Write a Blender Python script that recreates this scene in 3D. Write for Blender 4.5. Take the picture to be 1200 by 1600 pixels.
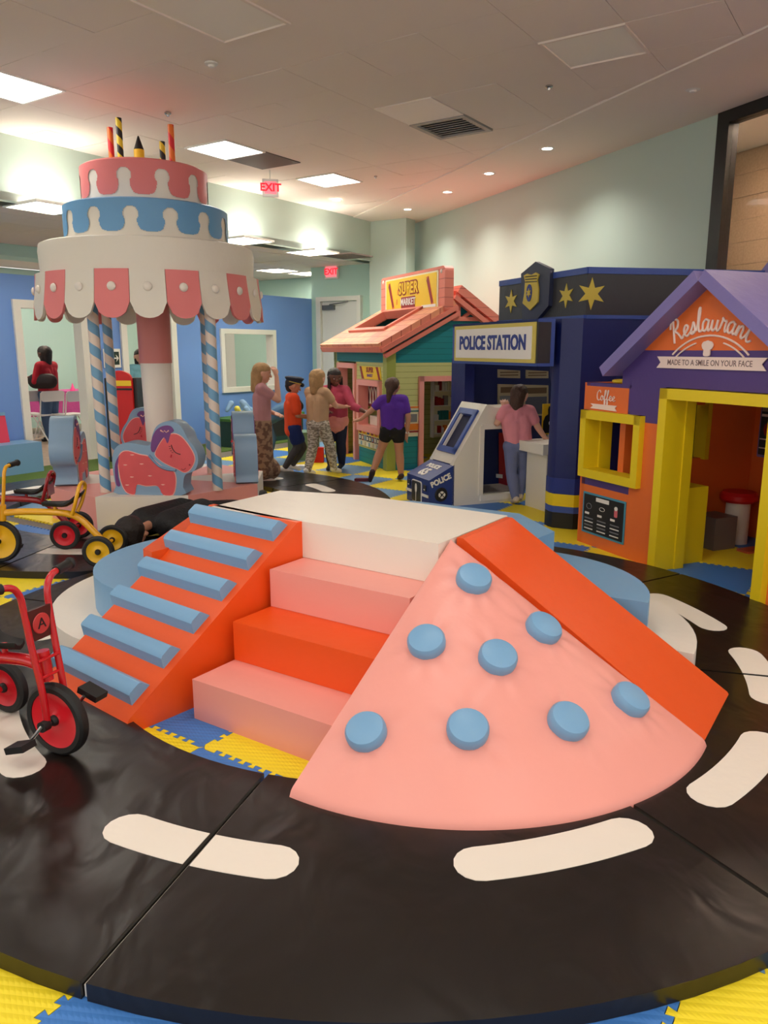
import bpy, bmesh, math, random
from mathutils import Vector, Matrix, geometry
from math import sin, cos, pi, radians, hypot, atan2, sqrt

S = bpy.context.scene
for o in list(bpy.data.objects): bpy.data.objects.remove(o)
C = S.collection
random.seed(7)

# ------------------------------------------------------------------ camera, world, lights, exposure
cam_d = bpy.data.cameras.new('camera'); cam = bpy.data.objects.new('camera', cam_d); C.objects.link(cam)
cam.location = (0, 0, 1.5); cam.rotation_euler = (radians(90 - 11.98), 0, 0)
cam_d.sensor_fit = 'VERTICAL'; cam_d.sensor_height = 24; cam_d.lens = 1202 / 1600 * 24
cam_d.clip_start = .05; cam_d.clip_end = 100
S.camera = cam
W = bpy.data.worlds.new('world'); S.world = W; W.use_nodes = True
W.node_tree.nodes['Background'].inputs[0].default_value = (.95, .9, .85, 1)
W.node_tree.nodes["Background"].inputs[1].default_value = 1.0
S.view_settings.view_transform = 'Standard'; S.view_settings.look = 'None'
S.view_settings.gamma = 1; S.view_settings.use_curve_mapping = False
S.view_settings.exposure = 0.52
PANEL = 12.0
SPOT = 60.0

# ------------------------------------------------------------------ helpers
TH = radians(23)
YA = radians(33.7)
A = Vector((cos(YA), -sin(YA), 0)); B = Vector((sin(YA), cos(YA), 0))     # the two room directions
def ab(a, b, z=0): return A * a + B * b + Vector((0, 0, z))
EX = Vector((cos(TH), sin(TH), 0)); EY = Vector((-sin(TH), cos(TH), 0))   # the play-house directions
def fr(o, x, y, z=0): return Vector((o[0], o[1], 0)) + EX * x + EY * y + Vector((0, 0, z))

def srgb(c):
    return tuple((v / 12.92 if v <= .04045 else ((v + .055) / 1.055) ** 2.4) for v in c)
MATS = {}
def mat(name, col, rough=.5, bump=0, bscale=60, metal=0, emit=0, spec=.5, bdist=.002, coat=0, var=0, vscale=4):
    if name in MATS: return MATS[name]
    m = bpy.data.materials.new(name); m.use_nodes = True; MATS[name] = m
    nt = m.node_tree; p = nt.nodes['Principled BSDF']
    c = srgb([v / 255 for v in col])
    p.inputs['Base Color'].default_value = (*c, 1)
    p.inputs['Roughness'].default_value = rough; p.inputs['Metallic'].default_value = metal
    p.inputs['Specular IOR Level'].default_value = spec
    if coat: p.inputs['Coat Weight'].default_value = coat; p.inputs['Coat Roughness'].default_value = .2
    if emit:
        p.inputs['Emission Color'].default_value = (*c, 1); p.inputs['Emission Strength'].default_value = emit
    if bump or var:
        tc = nt.nodes.new('ShaderNodeTexCoord')
    if bump:
        n = nt.nodes.new('ShaderNodeTexNoise'); n.inputs['Scale'].default_value = bscale; n.inputs['Detail'].default_value = 3
        b = nt.nodes.new('ShaderNodeBump'); b.inputs['Strength'].default_value = bump; b.inputs['Distance'].default_value = bdist
        nt.links.new(tc.outputs['Object'], n.inputs['Vector']); nt.links.new(n.outputs['Fac'], b.inputs['Height'])
        nt.links.new(b.outputs['Normal'], p.inputs['Normal'])
    if var:
        n = nt.nodes.new('ShaderNodeTexNoise'); n.inputs['Scale'].default_value = vscale
        mx = nt.nodes.new('ShaderNodeMix'); mx.data_type = 'RGBA'
        mx.inputs['A'].default_value = (*[v * (1 - var) for v in c], 1); mx.inputs['B'].default_value = (*[min(1, v * (1 + var)) for v in c], 1)
        nt.links.new(tc.outputs['Object'], n.inputs['Vector']); nt.links.new(n.outputs['Fac'], mx.inputs['Factor'])
        nt.links.new(mx.outputs['Result'], p.inputs['Base Color'])
    return m
def vinyl(name, col, rough=.42): return mat(name, col, rough, .35, 9, bdist=.01)

def link(name, me, m, parent=None, smooth=True, ang=.55):
    if smooth and len(me.polygons):
        me.polygons.foreach_set('use_smooth', [True] * len(me.polygons)); me.set_sharp_from_angle(angle=ang)
    if m is not None:
        me.materials.clear()
        for x in (m if isinstance(m, (list, tuple)) else [m]): me.materials.append(x)
    o = bpy.data.objects.new(name, me); C.objects.link(o)
    if parent: o.parent = parent
    return o
def fin(name, bm, m, parent=None, **k):
    me = bpy.data.meshes.new(name); bm.normal_update(); bm.to_mesh(me); bm.free()
    return link(name, me, m, parent, **k)
def tag(o, label=None, cat=None, group=None, kind=None):
    if label: o['label'] = label
    if cat: o['category'] = cat
    if group: o['group'] = group
    if kind: o['kind'] = kind
    return o
def thing(name, label, cat, loc=(0, 0, 0), rz=0, group=None, kind=None):
    o = bpy.data.objects.new(name, None); C.objects.link(o); o.empty_display_size = .1
    o.location = loc; o.rotation_euler = (0, 0, rz)
    return tag(o, label, cat, group, kind)
def struct(o): o['kind'] = 'structure'; return o
def bev(bm, r, seg=2, ang=.5):
    if r <= 0: return
    es = [e for e in bm.edges if len(e.link_faces) == 2 and e.calc_face_angle(0) > ang]
    bmesh.ops.bevel(bm, geom=es, offset=r, segments=seg, profile=.5, affect='EDGES', clamp_overlap=True)
def M4(loc=(0, 0, 0), rot=(0, 0, 0), sc=(1, 1, 1)):
    from mathutils import Euler
    return Matrix.LocRotScale(Vector(loc), Euler(rot), Vector(sc))
def abox(bm, x0, x1, y0, y1, z0, z1, mtx=None):
    vs = [bm.verts.new(Vector(p)) for p in ((x0,y0,z0),(x1,y0,z0),(x1,y1,z0),(x0,y1,z0),(x0,y0,z1),(x1,y0,z1),(x1,y1,z1),(x0,y1,z1))]
    for f in ((0,3,2,1),(4,5,6,7),(0,1,5,4),(1,2,6,5),(2,3,7,6),(3,0,4,7)): bm.faces.new([vs[i] for i in f])
    if mtx is not None:
        for v in vs: v.co = mtx @ v.co
    return vs
def box(name, x0, x1, y0, y1, z0, z1, m, parent=None, r=0, seg=2, mtx=None):
    bm = bmesh.new(); abox(bm, x0, x1, y0, y1, z0, z1); bev(bm, r, seg)
    if mtx is not None: bmesh.ops.transform(bm, matrix=mtx, verts=bm.verts)
    return fin(name, bm, m, parent)
def aprism(bm, pts, z0, z1, tri=False):
    n = len(pts)
    area = sum(pts[i][0] * pts[(i+1) % n][1] - pts[(i+1) % n][0] * pts[i][1] for i in range(n))
    if area < 0: pts = pts[::-1]
    lo = [bm.verts.new((p[0], p[1], z0)) for p in pts]; hi = [bm.verts.new((p[0], p[1], z1)) for p in pts]
    a = bm.faces.new(lo[::-1]); b = bm.faces.new(hi)
    for i in range(n): bm.faces.new((lo[i], lo[(i+1) % n], hi[(i+1) % n], hi[i]))
    return a, b
def prism(name, pts, z0, z1, m, parent=None, r=0, mtx=None, seg=2, ang=.5):
    """polygon in XY extruded in Z; mtx moves it afterwards"""
    bm = bmesh.new(); aprism(bm, [tuple(p)[:2] for p in pts], z0, z1); bev(bm, r, seg, ang)
    bm.normal_update(); bmesh.ops.triangulate(bm, faces=[f for f in bm.faces if len(f.verts) > 4])
    if mtx is not None: bmesh.ops.transform(bm, matrix=mtx, verts=bm.verts)
    return fin(name, bm, m, parent)
# matrices that stand a drawing up: drawing x -> given dir, drawing y -> z, extrusion -> normal
def stand(origin, dirx, normal):
    dx = Vector(dirx).normalized(); nn = Vector(normal).normalized()
    m = Matrix.Identity(4)
    for i in range(3): m[i][0] = dx[i]; m[i][1] = (0, 0, 1)[i]; m[i][2] = nn[i]; m[i][3] = origin[i]
    return m
def smoothpts(pts, n=6, closed=False):
    P = [Vector(p) for p in pts]; out = []; L = len(P)
    for i in range(L if closed else L - 1):
        p0 = P[(i-1) % L] if closed or i > 0 else P[i]; p1 = P[i]; p2 = P[(i+1) % L]; p3 = P[(i+2) % L] if closed or i + 2 < L else p2
        for k in range(n):
            t = k / n
            out.append(.5 * ((2*p1) + (p2-p0)*t + (2*p0-5*p1+4*p2-p3)*t*t + (3*p1-p0-3*p2+p3)*t**3))
    if not closed: out.append(P[-1])
    return out
def atube(bm, pts, r, seg=8, caps=True):
    P = [Vector(p) for p in pts]; R = r if isinstance(r, (list, tuple)) else [r] * len(P)
    rings = []; up = None
    for i, p in enumerate(P):
        d = (P[min(i+1, len(P)-1)] - P[max(i-1, 0)]).normalized()
        if up is None:
            up = d.orthogonal().normalized()
        up = (up - d * up.dot(d))
        up = up.normalized() if up.length > 1e-6 else d.orthogonal().normalized()
        s = d.cross(up)
        rings.append([bm.verts.new(p + (up * cos(2*pi*k/seg) + s * sin(2*pi*k/seg)) * R[i]) for k in range(seg)])
    for a, b in zip(rings, rings[1:]):
        for k in range(seg): bm.faces.new((a[k], a[(k+1) % seg], b[(k+1) % seg], b[k]))
    if caps: bm.faces.new(rings[0][::-1]); bm.faces.new(rings[-1])
def tube(name, pts, r, m, parent=None, seg=8, sm=0):
    if sm:
        if isinstance(r, (list, tuple)): r = [r[min(int(k/sm), len(r)-1)]*(1 - (k % sm)/sm) + r[min(int(k/sm)+1, len(r)-1)]*((k % sm)/sm) for k in range((len(pts)-1)*sm + 1)]
        pts = smoothpts(pts, sm)
    bm = bmesh.new(); atube(bm, pts, r, seg); return fin(name, bm, m, parent, ang=.9)
def alathe(bm, prof, seg=32, mtx=None):
    rings = []
    for r, z in prof:
        if r < 1e-5: rings.append([bm.verts.new((0, 0, z))])
        else: rings.append([bm.verts.new((r * cos(2*pi*k/seg), r * sin(2*pi*k/seg), z)) for k in range(seg)])
    new = [v for g in rings for v in g]
    for a, b in zip(rings, rings[1:]):
        for k in range(seg):
            if len(a) == 1 and len(b) == 1: continue
            if len(a) == 1: bm.faces.new((a[0], b[(k+1) % seg], b[k]))
            elif len(b) == 1: bm.faces.new((a[k], a[(k+1) % seg], b[0]))
            else: bm.faces.new((a[k], a[(k+1) % seg], b[(k+1) % seg], b[k]))
    if mtx is not None:
        for v in new: v.co = mtx @ v.co
    bmesh.ops.recalc_face_normals(bm, faces=bm.faces)
def lathe(name, prof, m, parent=None, seg=32, mtx=None, ang=.55):
    bm = bmesh.new(); alathe(bm, prof, seg, mtx); return fin(name, bm, m, parent, ang=ang)
def text(name, s, size, m, parent, mtx, ext=.003, offs=0, align='CENTER', sx=1, spacing=1, width=None, shear=0):
    cu = bpy.data.curves.new(name, 'FONT'); cu.body = s; cu.size = size; cu.extrude = ext; cu.offset = offs
    cu.align_x = align; cu.align_y = 'CENTER'; cu.resolution_u = 3; cu.space_character = spacing; cu.shear = shear
    o = bpy.data.objects.new(name, cu); C.objects.link(o)
    dg = bpy.context.evaluated_depsgraph_get()
    me = bpy.data.meshes.new_from_object(o.evaluated_get(dg)); bpy.data.objects.remove(o)
    if width:
        xs = [v.co.x for v in me.vertices]; sx = width / (max(xs) - min(xs))
    me.transform(mtx @ Matrix.Diagonal((sx, 1, 1, 1)))
    return link(name, me, m, parent, smooth=False)
def copy_tree(o, parent=None):
    c = o.copy(); C.objects.link(c)
    if parent: c.parent = parent
    for ch in list(o.children): copy_tree(ch, c)
    return c
def star_pts(cx, cy, R, r, n=6, rot=pi/2):
    return [(cx + (R if k % 2 == 0 else r) * cos(rot + pi*k/n), cy + (R if k % 2 == 0 else r) * sin(rot + pi*k/n)) for k in range(2*n)]
def lab(o, s): o['label'] = s; return o

# ------------------------------------------------------------------ materials
teal = mat('teal_paint', (186, 205, 194), .6, .15, 200)
teal2 = mat('pale_teal_paint', (188, 222, 208), .6, .1, 200)
blue_wall = mat('blue_paint', (116, 158, 228), .5, .1, 200)
white_trim = mat('white_trim', (236, 234, 226), .4)
ceil_m = mat('ceiling_tile_white', (240, 226, 214), .8, .5, 150)
gyp = mat('gypsum_white', (240, 228, 216), .75, .1, 60)
black_frame = mat('black_frame', (22, 20, 19), .35)
pink = vinyl('pink_vinyl', (244, 164, 152)); orange = vinyl('orange_vinyl', (240, 88, 24)); white_v = vinyl('white_vinyl', (240, 232, 220))
lblue = vinyl('light_blue_vinyl', (122, 170, 210)); navy = vinyl('navy_vinyl', (22, 34, 98)); midblue = vinyl('mid_blue_vinyl', (58, 84, 160))
tubwhite = vinyl('off_white_vinyl', (232, 226, 212))
yellow = vinyl('yellow_vinyl', (238, 208, 24)); purple = vinyl('purple_vinyl', (84, 62, 128)); lilac = vinyl('lilac_vinyl', (130, 120, 182))
rorange = vinyl('house_orange_vinyl', (238, 116, 48)); green_v = vinyl('olive_green_vinyl', (166, 176, 84)); dgrey = vinyl('charcoal_vinyl', (52, 52, 56))
darkblack = vinyl('black_vinyl', (24, 22, 22), .35); red_v = vinyl('red_vinyl', (206, 22, 22)); grey_v = vinyl('grey_vinyl', (120, 112, 108))
gold = mat('gold_print', (206, 184, 70), .5); whitep = mat('white_print', (240, 236, 228), .5); blackp = mat('black_print', (24, 24, 26), .5)
bluep = mat('blue_print', (42, 62, 140), .5); redp = mat('dark_red_print', (150, 30, 30), .5); yellp = mat('yellow_print', (246, 206, 40), .5)
orangep = mat('orange_print', (236, 130, 36), .5); pinkp = mat('pink_print', (226, 110, 120), .5); purpp = mat('purple_print', (120, 66, 140), .5)
greyp = mat('grey_print', (130, 130, 134), .5); creamp = mat('cream_print', (236, 226, 190), .5); tealp = mat('teal_print', (40, 120, 120), .5)
lbluep = mat('light_blue_print', (120, 176, 206), .5)
rubber = mat('black_rubber', (22, 22, 22), .55); steel = mat('steel', (190, 190, 190), .25, metal=1)
red_m = mat('red_enamel', (196, 20, 30), .22, coat=.5); yel_m = mat('yellow_enamel', (236, 172, 20), .22, coat=.5); dred_m = mat('dark_red_enamel', (150, 16, 26), .25, coat=.5)
redhub = mat('red_hub', (222, 24, 40), .35); yelhub = mat('yellow_hub', (240, 186, 24), .35)
grass = mat('green_turf', (98, 128, 52), .9, 1, 300, bdist=.01, var=.25, vscale=60)
glow = mat('lit_diffuser', (255, 248, 238), .5, emit=PANEL); dim = mat('unlit_diffuser', (246, 238, 226), .5)
exit_red = mat('exit_red', (235, 26, 44), .5, emit=.9)

def mat_leather():                                          # creased black vinyl of the road mats
    m = mat('road_vinyl', (27, 22, 19), .3, spec=.5); nt = m.node_tree; p = nt.nodes['Principled BSDF']
    tc = nt.nodes.new('ShaderNodeTexCoord'); mp = nt.nodes.new('ShaderNodeMapping'); mp.inputs['Rotation'].default_value = (0, 0, .7); mp.inputs['Scale'].default_value = (1.7, 1, 1)
    n1 = nt.nodes.new('ShaderNodeTexNoise'); n1.inputs['Scale'].default_value = 3.2; n1.inputs['Detail'].default_value = 2.5; n1.inputs['Distortion'].default_value = .6
    n2 = nt.nodes.new('ShaderNodeTexNoise'); n2.inputs['Scale'].default_value = 420
    ad = nt.nodes.new('ShaderNodeMath'); ad.operation = 'MULTIPLY_ADD'; ad.inputs[1].default_value = .012
    b = nt.nodes.new('ShaderNodeBump'); b.inputs['Strength'].default_value = .42; b.inputs['Distance'].default_value = .024
    L = nt.links.new
    L(tc.outputs['Object'], mp.inputs['Vector']); L(mp.outputs['Vector'], n1.inputs['Vector']); L(tc.outputs['Object'], n2.inputs['Vector'])
    L(n2.outputs['Fac'], ad.inputs[0]); L(n1.outputs['Fac'], ad.inputs[2]); L(ad.outputs[0], b.inputs['Height']); L(b.outputs['Normal'], p.inputs['Normal'])
    return m
road = mat_leather()
def mat_foam(name, col):                                    # EVA tile with a lozenge tread relief
    m = mat(name, col, .5); nt = m.node_tree; p = nt.nodes['Principled BSDF']; L = nt.links.new
    tc = nt.nodes.new('ShaderNodeTexCoord'); hs = []
    for rz, ph in ((pi/4, 0), (-pi/4, 1.5)):
        mp = nt.nodes.new('ShaderNodeMapping'); mp.inputs['Rotation'].default_value = (0, 0, rz); mp.inputs['Scale'].default_value = (26, 52, 1); mp.inputs['Location'].default_value = (ph, 0, 0)
        v = nt.nodes.new('ShaderNodeTexVoronoi'); v.inputs['Scale'].default_value = 1; v.inputs['Randomness'].default_value = 0; v.voronoi_dimensions = '2D'
        L(tc.outputs['Object'], mp.inputs['Vector']); L(mp.outputs['Vector'], v.inputs['Vector']); hs.append(v)
    mn = nt.nodes.new('ShaderNodeMath'); mn.operation = 'MINIMUM'
    b = nt.nodes.new('ShaderNodeBump'); b.inputs['Strength'].default_value = .5; b.inputs['Distance'].default_value = .006; b.invert = True
    L(hs[0].outputs['Distance'], mn.inputs[0]); L(hs[1].outputs['Distance'], mn.inputs[1]); L(mn.outputs[0], b.inputs['Height']); L(b.outputs['Normal'], p.inputs['Normal'])
    return m
foam_y = mat_foam('yellow_foam', (250, 226, 40)); foam_b = mat_foam('blue_foam', (66, 128, 206)); foam_g = mat_foam('grey_blue_foam', (116, 158, 196))
def mat_lines(name, col, col2, scale, axis='Z', width=.12, bump=0):  # printed plank lines
    m = mat(name, col, .5); nt = m.node_tree; p = nt.nodes['Principled BSDF']; L = nt.links.new
    tc = nt.nodes.new('ShaderNodeTexCoord'); sp = nt.nodes.new('ShaderNodeSeparateXYZ')
    mu = nt.nodes.new('ShaderNodeMath'); mu.operation = 'MULTIPLY'; mu.inputs[1].default_value = scale
    fc = nt.nodes.new('ShaderNodeMath'); fc.operation = 'FRACT'; lt = nt.nodes.new('ShaderNodeMath'); lt.operation = 'LESS_THAN'; lt.inputs[1].default_value = width
    n = nt.nodes.new('ShaderNodeTexNoise'); n.inputs['Scale'].default_value = 7; ma = nt.nodes.new('ShaderNodeMath'); ma.operation = 'MULTIPLY'
    mx = nt.nodes.new('ShaderNodeMix'); mx.data_type = 'RGBA'
    mx.inputs['A'].default_value = (*srgb([v/255 for v in col]), 1); mx.inputs['B'].default_value = (*srgb([v/255 for v in col2]), 1)
    L(tc.outputs['Object'], sp.inputs[0]); L(sp.outputs[axis], mu.inputs[0]); L(mu.outputs[0], fc.inputs[0]); L(fc.outputs[0], lt.inputs[0])
    L(tc.outputs['Object'], n.inputs['Vector']); L(lt.outputs[0], ma.inputs[0]); L(n.outputs['Fac'], ma.inputs[1]); L(ma.outputs[0], mx.inputs['Factor']); L(mx.outputs['Result'], p.inputs['Base Color'])
    return m
sm_green = mat_lines('green_plank_print', (206, 208, 136), (130, 136, 60), 14); sm_teal = mat_lines('teal_plank_print', (26, 134, 140), (8, 78, 86), 14)
sm_pinkp = mat_lines('pink_plank_print', (228, 132, 112), (150, 60, 56), 9, width=.1)
def mat_shingle():
    m = mat('pink_shingle_print', (240, 150, 120), .5); nt = m.node_tree; p = nt.nodes['Principled BSDF']; L = nt.links.new
    tc = nt.nodes.new('ShaderNodeTexCoord'); mp = nt.nodes.new('ShaderNodeMapping'); mp.inputs['Rotation'].default_value = (0, 0, pi/2)
    b = nt.nodes.new('ShaderNodeTexBrick'); b.inputs['Scale'].default_value = 1; b.inputs['Brick Width'].default_value = .24; b.inputs['Row Height'].default_value = .13
    b.inputs['Mortar Size'].default_value = .006; b.inputs['Color1'].default_value = (*srgb((.88, .53, .44)), 1); b.inputs['Color2'].default_value = (*srgb((.92, .64, .48)), 1); b.inputs['Mortar'].default_value = (*srgb((.72, .36, .30)), 1)
    L(tc.outputs['Object'], mp.inputs['Vector']); L(mp.outputs['Vector'], b.inputs['Vector']); L(b.outputs['Color'], p.inputs['Base Color']); return m
shingle = mat_shingle()
def mat_wood(name, c1, c2, sc=(1, 14, 14)):
    m = mat(name, c1, .45); nt = m.node_tree; p = nt.nodes['Principled BSDF']; L = nt.links.new
    tc = nt.nodes.new('ShaderNodeTexCoord'); mp = nt.nodes.new('ShaderNodeMapping'); mp.inputs['Scale'].default_value = sc
    n = nt.nodes.new('ShaderNodeTexNoise'); n.inputs['Scale'].default_value = 3; n.inputs['Detail'].default_value = 5
    mx = nt.nodes.new('ShaderNodeMix'); mx.data_type = 'RGBA'; mx.inputs['A'].default_value = (*srgb([v/255 for v in c1]), 1); mx.inputs['B'].default_value = (*srgb([v/255 for v in c2]), 1)
    L(tc.outputs['Object'], mp.inputs['Vector']); L(mp.outputs['Vector'], n.inputs['Vector']); L(n.outputs['Fac'], mx.inputs['Factor']); L(mx.outputs['Result'], p.inputs['Base Color']); return m
wood_wall = mat_wood('pale_wood_board', (226, 190, 158), (196, 156, 124)); wood_floor = mat_wood('grey_wood_plank', (190, 170, 148), (146, 128, 110))

# ------------------------------------------------------------------ floor
floor = struct(box('floor', -15, 9, -6, 19, -.06, -.012, mat('floor_base', (120, 112, 102), .7)))
TA, TB, PA, PB = -2.08, 1.87, .6, .61
def tooth_edge(n=12, d=.022):                               # points along 0..1, dovetail teeth to the positive side and back
    out = []
    for k in range(n):
        t0 = k / n; w = 1 / n
        out += [(t0 + w*.28, 0), (t0 + w*.16, d), (t0 + w*.84, d), (t0 + w*.72, 0)] if 0 < k < n - 1 else [(t0 + w*.3, 0), (t0 + w*.7, 0)]
    return out
def tile_mesh(teeth=True):
    e = [(t, d - .011) for t, d in tooth_edge()] if teeth else []
    g = .0012
    pts = [(0, 0)] + [(t*PA, d + 0) for t, d in e] + [(PA, 0)] + [(PA + d, t*PB) for t, d in e] + [(PA, PB)] + [(t*PA, PB + d) for t, d in reversed(e)] + [(0, PB)] + [(d, t*PB) for t, d in reversed(e)]
    pts = [(x*(1 - 2*g/PA) + g, y*(1 - 2*g/PB) + g) for x, y in pts]
    bm = bmesh.new(); aprism(bm, pts, -.012, 0); bm.normal_update(); bmesh.ops.triangulate(bm, faces=[f for f in bm.faces if len(f.verts) > 4], ngon_method='EAR_CLIP')
    me = bpy.data.meshes.new('foam_tile'); bm.to_mesh(me); bm.free(); return me
tm = {}
for k, mm in (('y', foam_y), ('b', foam_b), ('g', foam_g)):
    me = tile_mesh(); me.materials.append(mm); tm[k] = me
def ring_hidden(p):                                         # wholly under the mats or the play platform
    d1 = hypot(p.x - 0, p.y - 3.7); d2 = hypot(p.x + 2.2, p.y - 7.2)
    return (1.78 < d1 < 1.84) or d2 < .5
rest = bmesh.new(); cnt = 0
tiles = []
for i in range(-14, 14):
    for j in range(-5, 22):
        a = TA + i*PA + (.22 if j > 2 else 0); b = TB + j*PB + (.16 if j > 2 else 0); c = ab(a + PA/2, b + PB/2)
        if a < -8.35 or b > 10.9 or c.y < .1: continue
        # in the camera's field of view with a margin
        if abs(c.x) > c.y * .52 + 2.4 or c.y > 13.5: continue
        if (c - Vector((.05, 9.56, 0))).dot(EX) > 3.2: continue
        if ring_hidden(c): continue
        col = 'y' if (i + j + (1 if j > 2 else 0)) % 2 == 0 else 'b'
        if (i, j) == (2, -2): col = 'b'
        if (i, j) in ((3, 0), (4, -1)): col = 'g'
        if col == 'b' and c.y > 6.5 and random.random() < .45: col = 'g'
        tiles.append((c.length + (40 if c.y < .9 or abs(c.x) > c.y * .52 + .6 else 0), i, j, a, b, col))
tiles.sort()
for n, (_, i, j, a, b, col) in enumerate(tiles[:300]):
    o = bpy.data.objects.new('foam_tile', tm[col]); C.objects.link(o); o.parent = floor
    o.location = ab(a, b); o.rotation_euler = (0, 0, -YA)
if tiles[300:]:
    bm = bmesh.new()
    for (_, i, j, a, b, col) in tiles[300:]:
        n0 = len(bm.faces); abox(bm, .001, PA-.001, .001, PB-.001, -.012, 0, Matrix.Translation(ab(a, b)) @ Matrix.Rotation(-YA, 4, 'Z'))
        bm.faces.ensure_lookup_table()
        for f in bm.faces[n0:]: f.material_index = 'ybg'.index(col)
    o = fin('foam_tiles_beyond', bm, [foam_y, foam_b, foam_g], floor, smooth=False); o['kind'] = 'stuff'
# turf strip along the blue wall, timber floor of the party rooms
struct(prism('turf_strip', [ab(-9.22, 3.5), ab(-8.35, 3.5), ab(-8.35, 11.4), ab(-9.22, 11.4)], -.012, .002, grass))
pf = struct(prism('party_room_floor', [ab(-14, 3), ab(-9.22, 3), ab(-9.22, 11.4), ab(-14, 11.4)], -.03, -.006, mat('plank_gap', (90, 78, 66), .8)))
me = None
for k in range(24):
    bm = bmesh.new()
    if me is None:
        abox(bm, 0, 4.78, 0, .196, -.006, .001); me = bpy.data.meshes.new('floor_plank'); bm.to_mesh(me); me.materials.append(wood_floor)
    bm.free()
    o = bpy.data.objects.new('floor_plank', me); C.objects.link(o); o.parent = pf; o.location = ab(-14, 5 + .2*k); o.rotation_euler = (0, 0, -YA)

# ------------------------------------------------------------------ walls
def slab(name, p0, p1, z0, z1, t, m, parent=None, side=1, r=0):
    """wall between two ground points, thickness t to the left of p0->p1 (side=1)"""
    p0 = Vector(p0); p1 = Vector(p1); d = (p1 - p0); n = Vector((-d.y, d.x, 0)).normalized() * t * side
    return prism(name, [p0, p1, p1 + n, p0 + n], z0, z1, m, parent, r)
SOF = -7.75; SB = 2.95; CH = 3.6; BW = -9.28
struct(slab('wall_soffit', ab(SOF, -4), ab(SOF, 11.45), SB, CH, .25, teal))
struct(slab('wall_far', ab(-9.28, 11.5), ab(-7.2, 11.5), 0, CH, .15, teal2))
struct(box('wall_column', -7.78, -7.05, 11.22, 11.5, 0, CH, teal, mtx=Matrix.Rotation(-YA, 4, 'Z')))
RW0 = Vector((.523, 13.835, 0)) ; RW1 = Vector((3.046, 7.575, 0)); rd = (RW1 - RW0).normalized(); rn = Vector((-rd.y, rd.x, 0))
struct(slab('wall_right', RW0 - rd*.3, RW1, 0, CH, .15, teal))
# blue partition with two door openings and a window
HB = 2.4
def bw(name, b0, b1, z0, z1): return struct(slab(name, ab(BW, b0), ab(BW, b1), z0, z1, .12, blue_wall, side=1))
bw('wall_left', 2.5, 5.72, 0, HB); bw('wall_left', 6.6, 7.3, 0, HB); bw('wall_left', 8.15, 9.2, 0, HB); bw('wall_left', 10.4, 11.5, 0, HB)
bw('wall_left', 5.72, 6.6, 2.02, HB); bw('wall_left', 7.3, 8.15, 2.02, HB); bw('wall_left', 9.2, 10.4, 1.75, HB); bw('wall_left', 9.2, 10.4, 0, .86)
def wframe(name, b0, b1, z0, z1, t, bottom):
    bm = bmesh.new()
    mt = Matrix.Rotation(-YA, 4, 'Z')
    x0, x1 = BW - .14, BW + .035
    abox(bm, x0, x1, b0 - t, b0, z0, z1 + t, mt); abox(bm, x0, x1, b1, b1 + t, z0, z1 + t, mt); abox(bm, x0, x1, b0, b1, z1, z1 + t, mt)
    if bottom: abox(bm, x0, x1, b0 - t, b1 + t, z0 - t, z0, mt)
    return struct(fin(name, bm, white_trim))
wframe('door_1', 5.72, 6.56, 0, 2.0, .1, False); wframe('door_2', 7.3, 8.11, 0, 2.0, .1, False); wframe('window_1', 9.21, 10.38, .87, 1.74, .08, True)
struct(box('baseboard_left', BW, BW + .015, 3, 5.62, 0, .1, white_trim, mtx=Matrix.Rotation(-YA, 4, 'Z')))
# glass in the party-room window
gl = mat('clear_glass', (255, 255, 255), .02); gl.node_tree.nodes['Principled BSDF'].inputs['Transmission Weight'].default_value = 1; gl.node_tree.nodes['Principled BSDF'].inputs['IOR'].default_value = 1.1
p = struct(box('window_pane', BW - .07, BW - .064, 9.2, 10.4, .86, 1.75, gl, mtx=Matrix.Rotation(-YA, 4, 'Z')))
# party rooms behind
struct(slab('wall_party_back', ab(-13.9, 2), ab(-13.9, 14), 0, SB, .1, teal2))
struct(slab('wall_party_end', ab(-13.9, 13), ab(-12.75, 13), 0, SB, .1, mat('white_paint', (232, 230, 222), .6)))
struct(slab('wall_party_end', ab(-12.75, 13), ab(-9.2, 13), 0, SB, .1, teal2))
struct(slab('wall_party_beam', ab(-10.75, 2), ab(-10.75, 9.2), SB - .16, SB, .5, teal2))
# door in the far wall
dr = struct(box('door_3', -9.0, -8.22, 11.46, 11.5, 0, 2.33, mat('door_white', (226, 226, 220), .45), mtx=Matrix.Rotation(-YA, 4, 'Z')))
bm = bmesh.new(); mt = Matrix.Rotation(-YA, 4, 'Z')
abox(bm, -9.12, -9.02, 11.42, 11.5, 0, 2.42, mt); abox(bm, -8.2, -8.12, 11.42, 11.5, 0, 2.42, mt); abox(bm, -9.02, -8.2, 11.42, 11.5, 2.34, 2.42, mt)
fin('door_frame', bm, white_trim, dr)
bm = bmesh.new(); abox(bm, -8.96, -8.7, 11.4, 11.46, 2.19, 2.27, mt); atube(bm, [ab(-8.8, 11.42, 2.28), ab(-8.5, 11.36, 2.3), ab(-8.4, 11.44, 2.33)], .012, 6)
fin('door_closer', bm, mat('grey_metal', (120, 122, 122), .4, metal=.6), dr)
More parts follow.
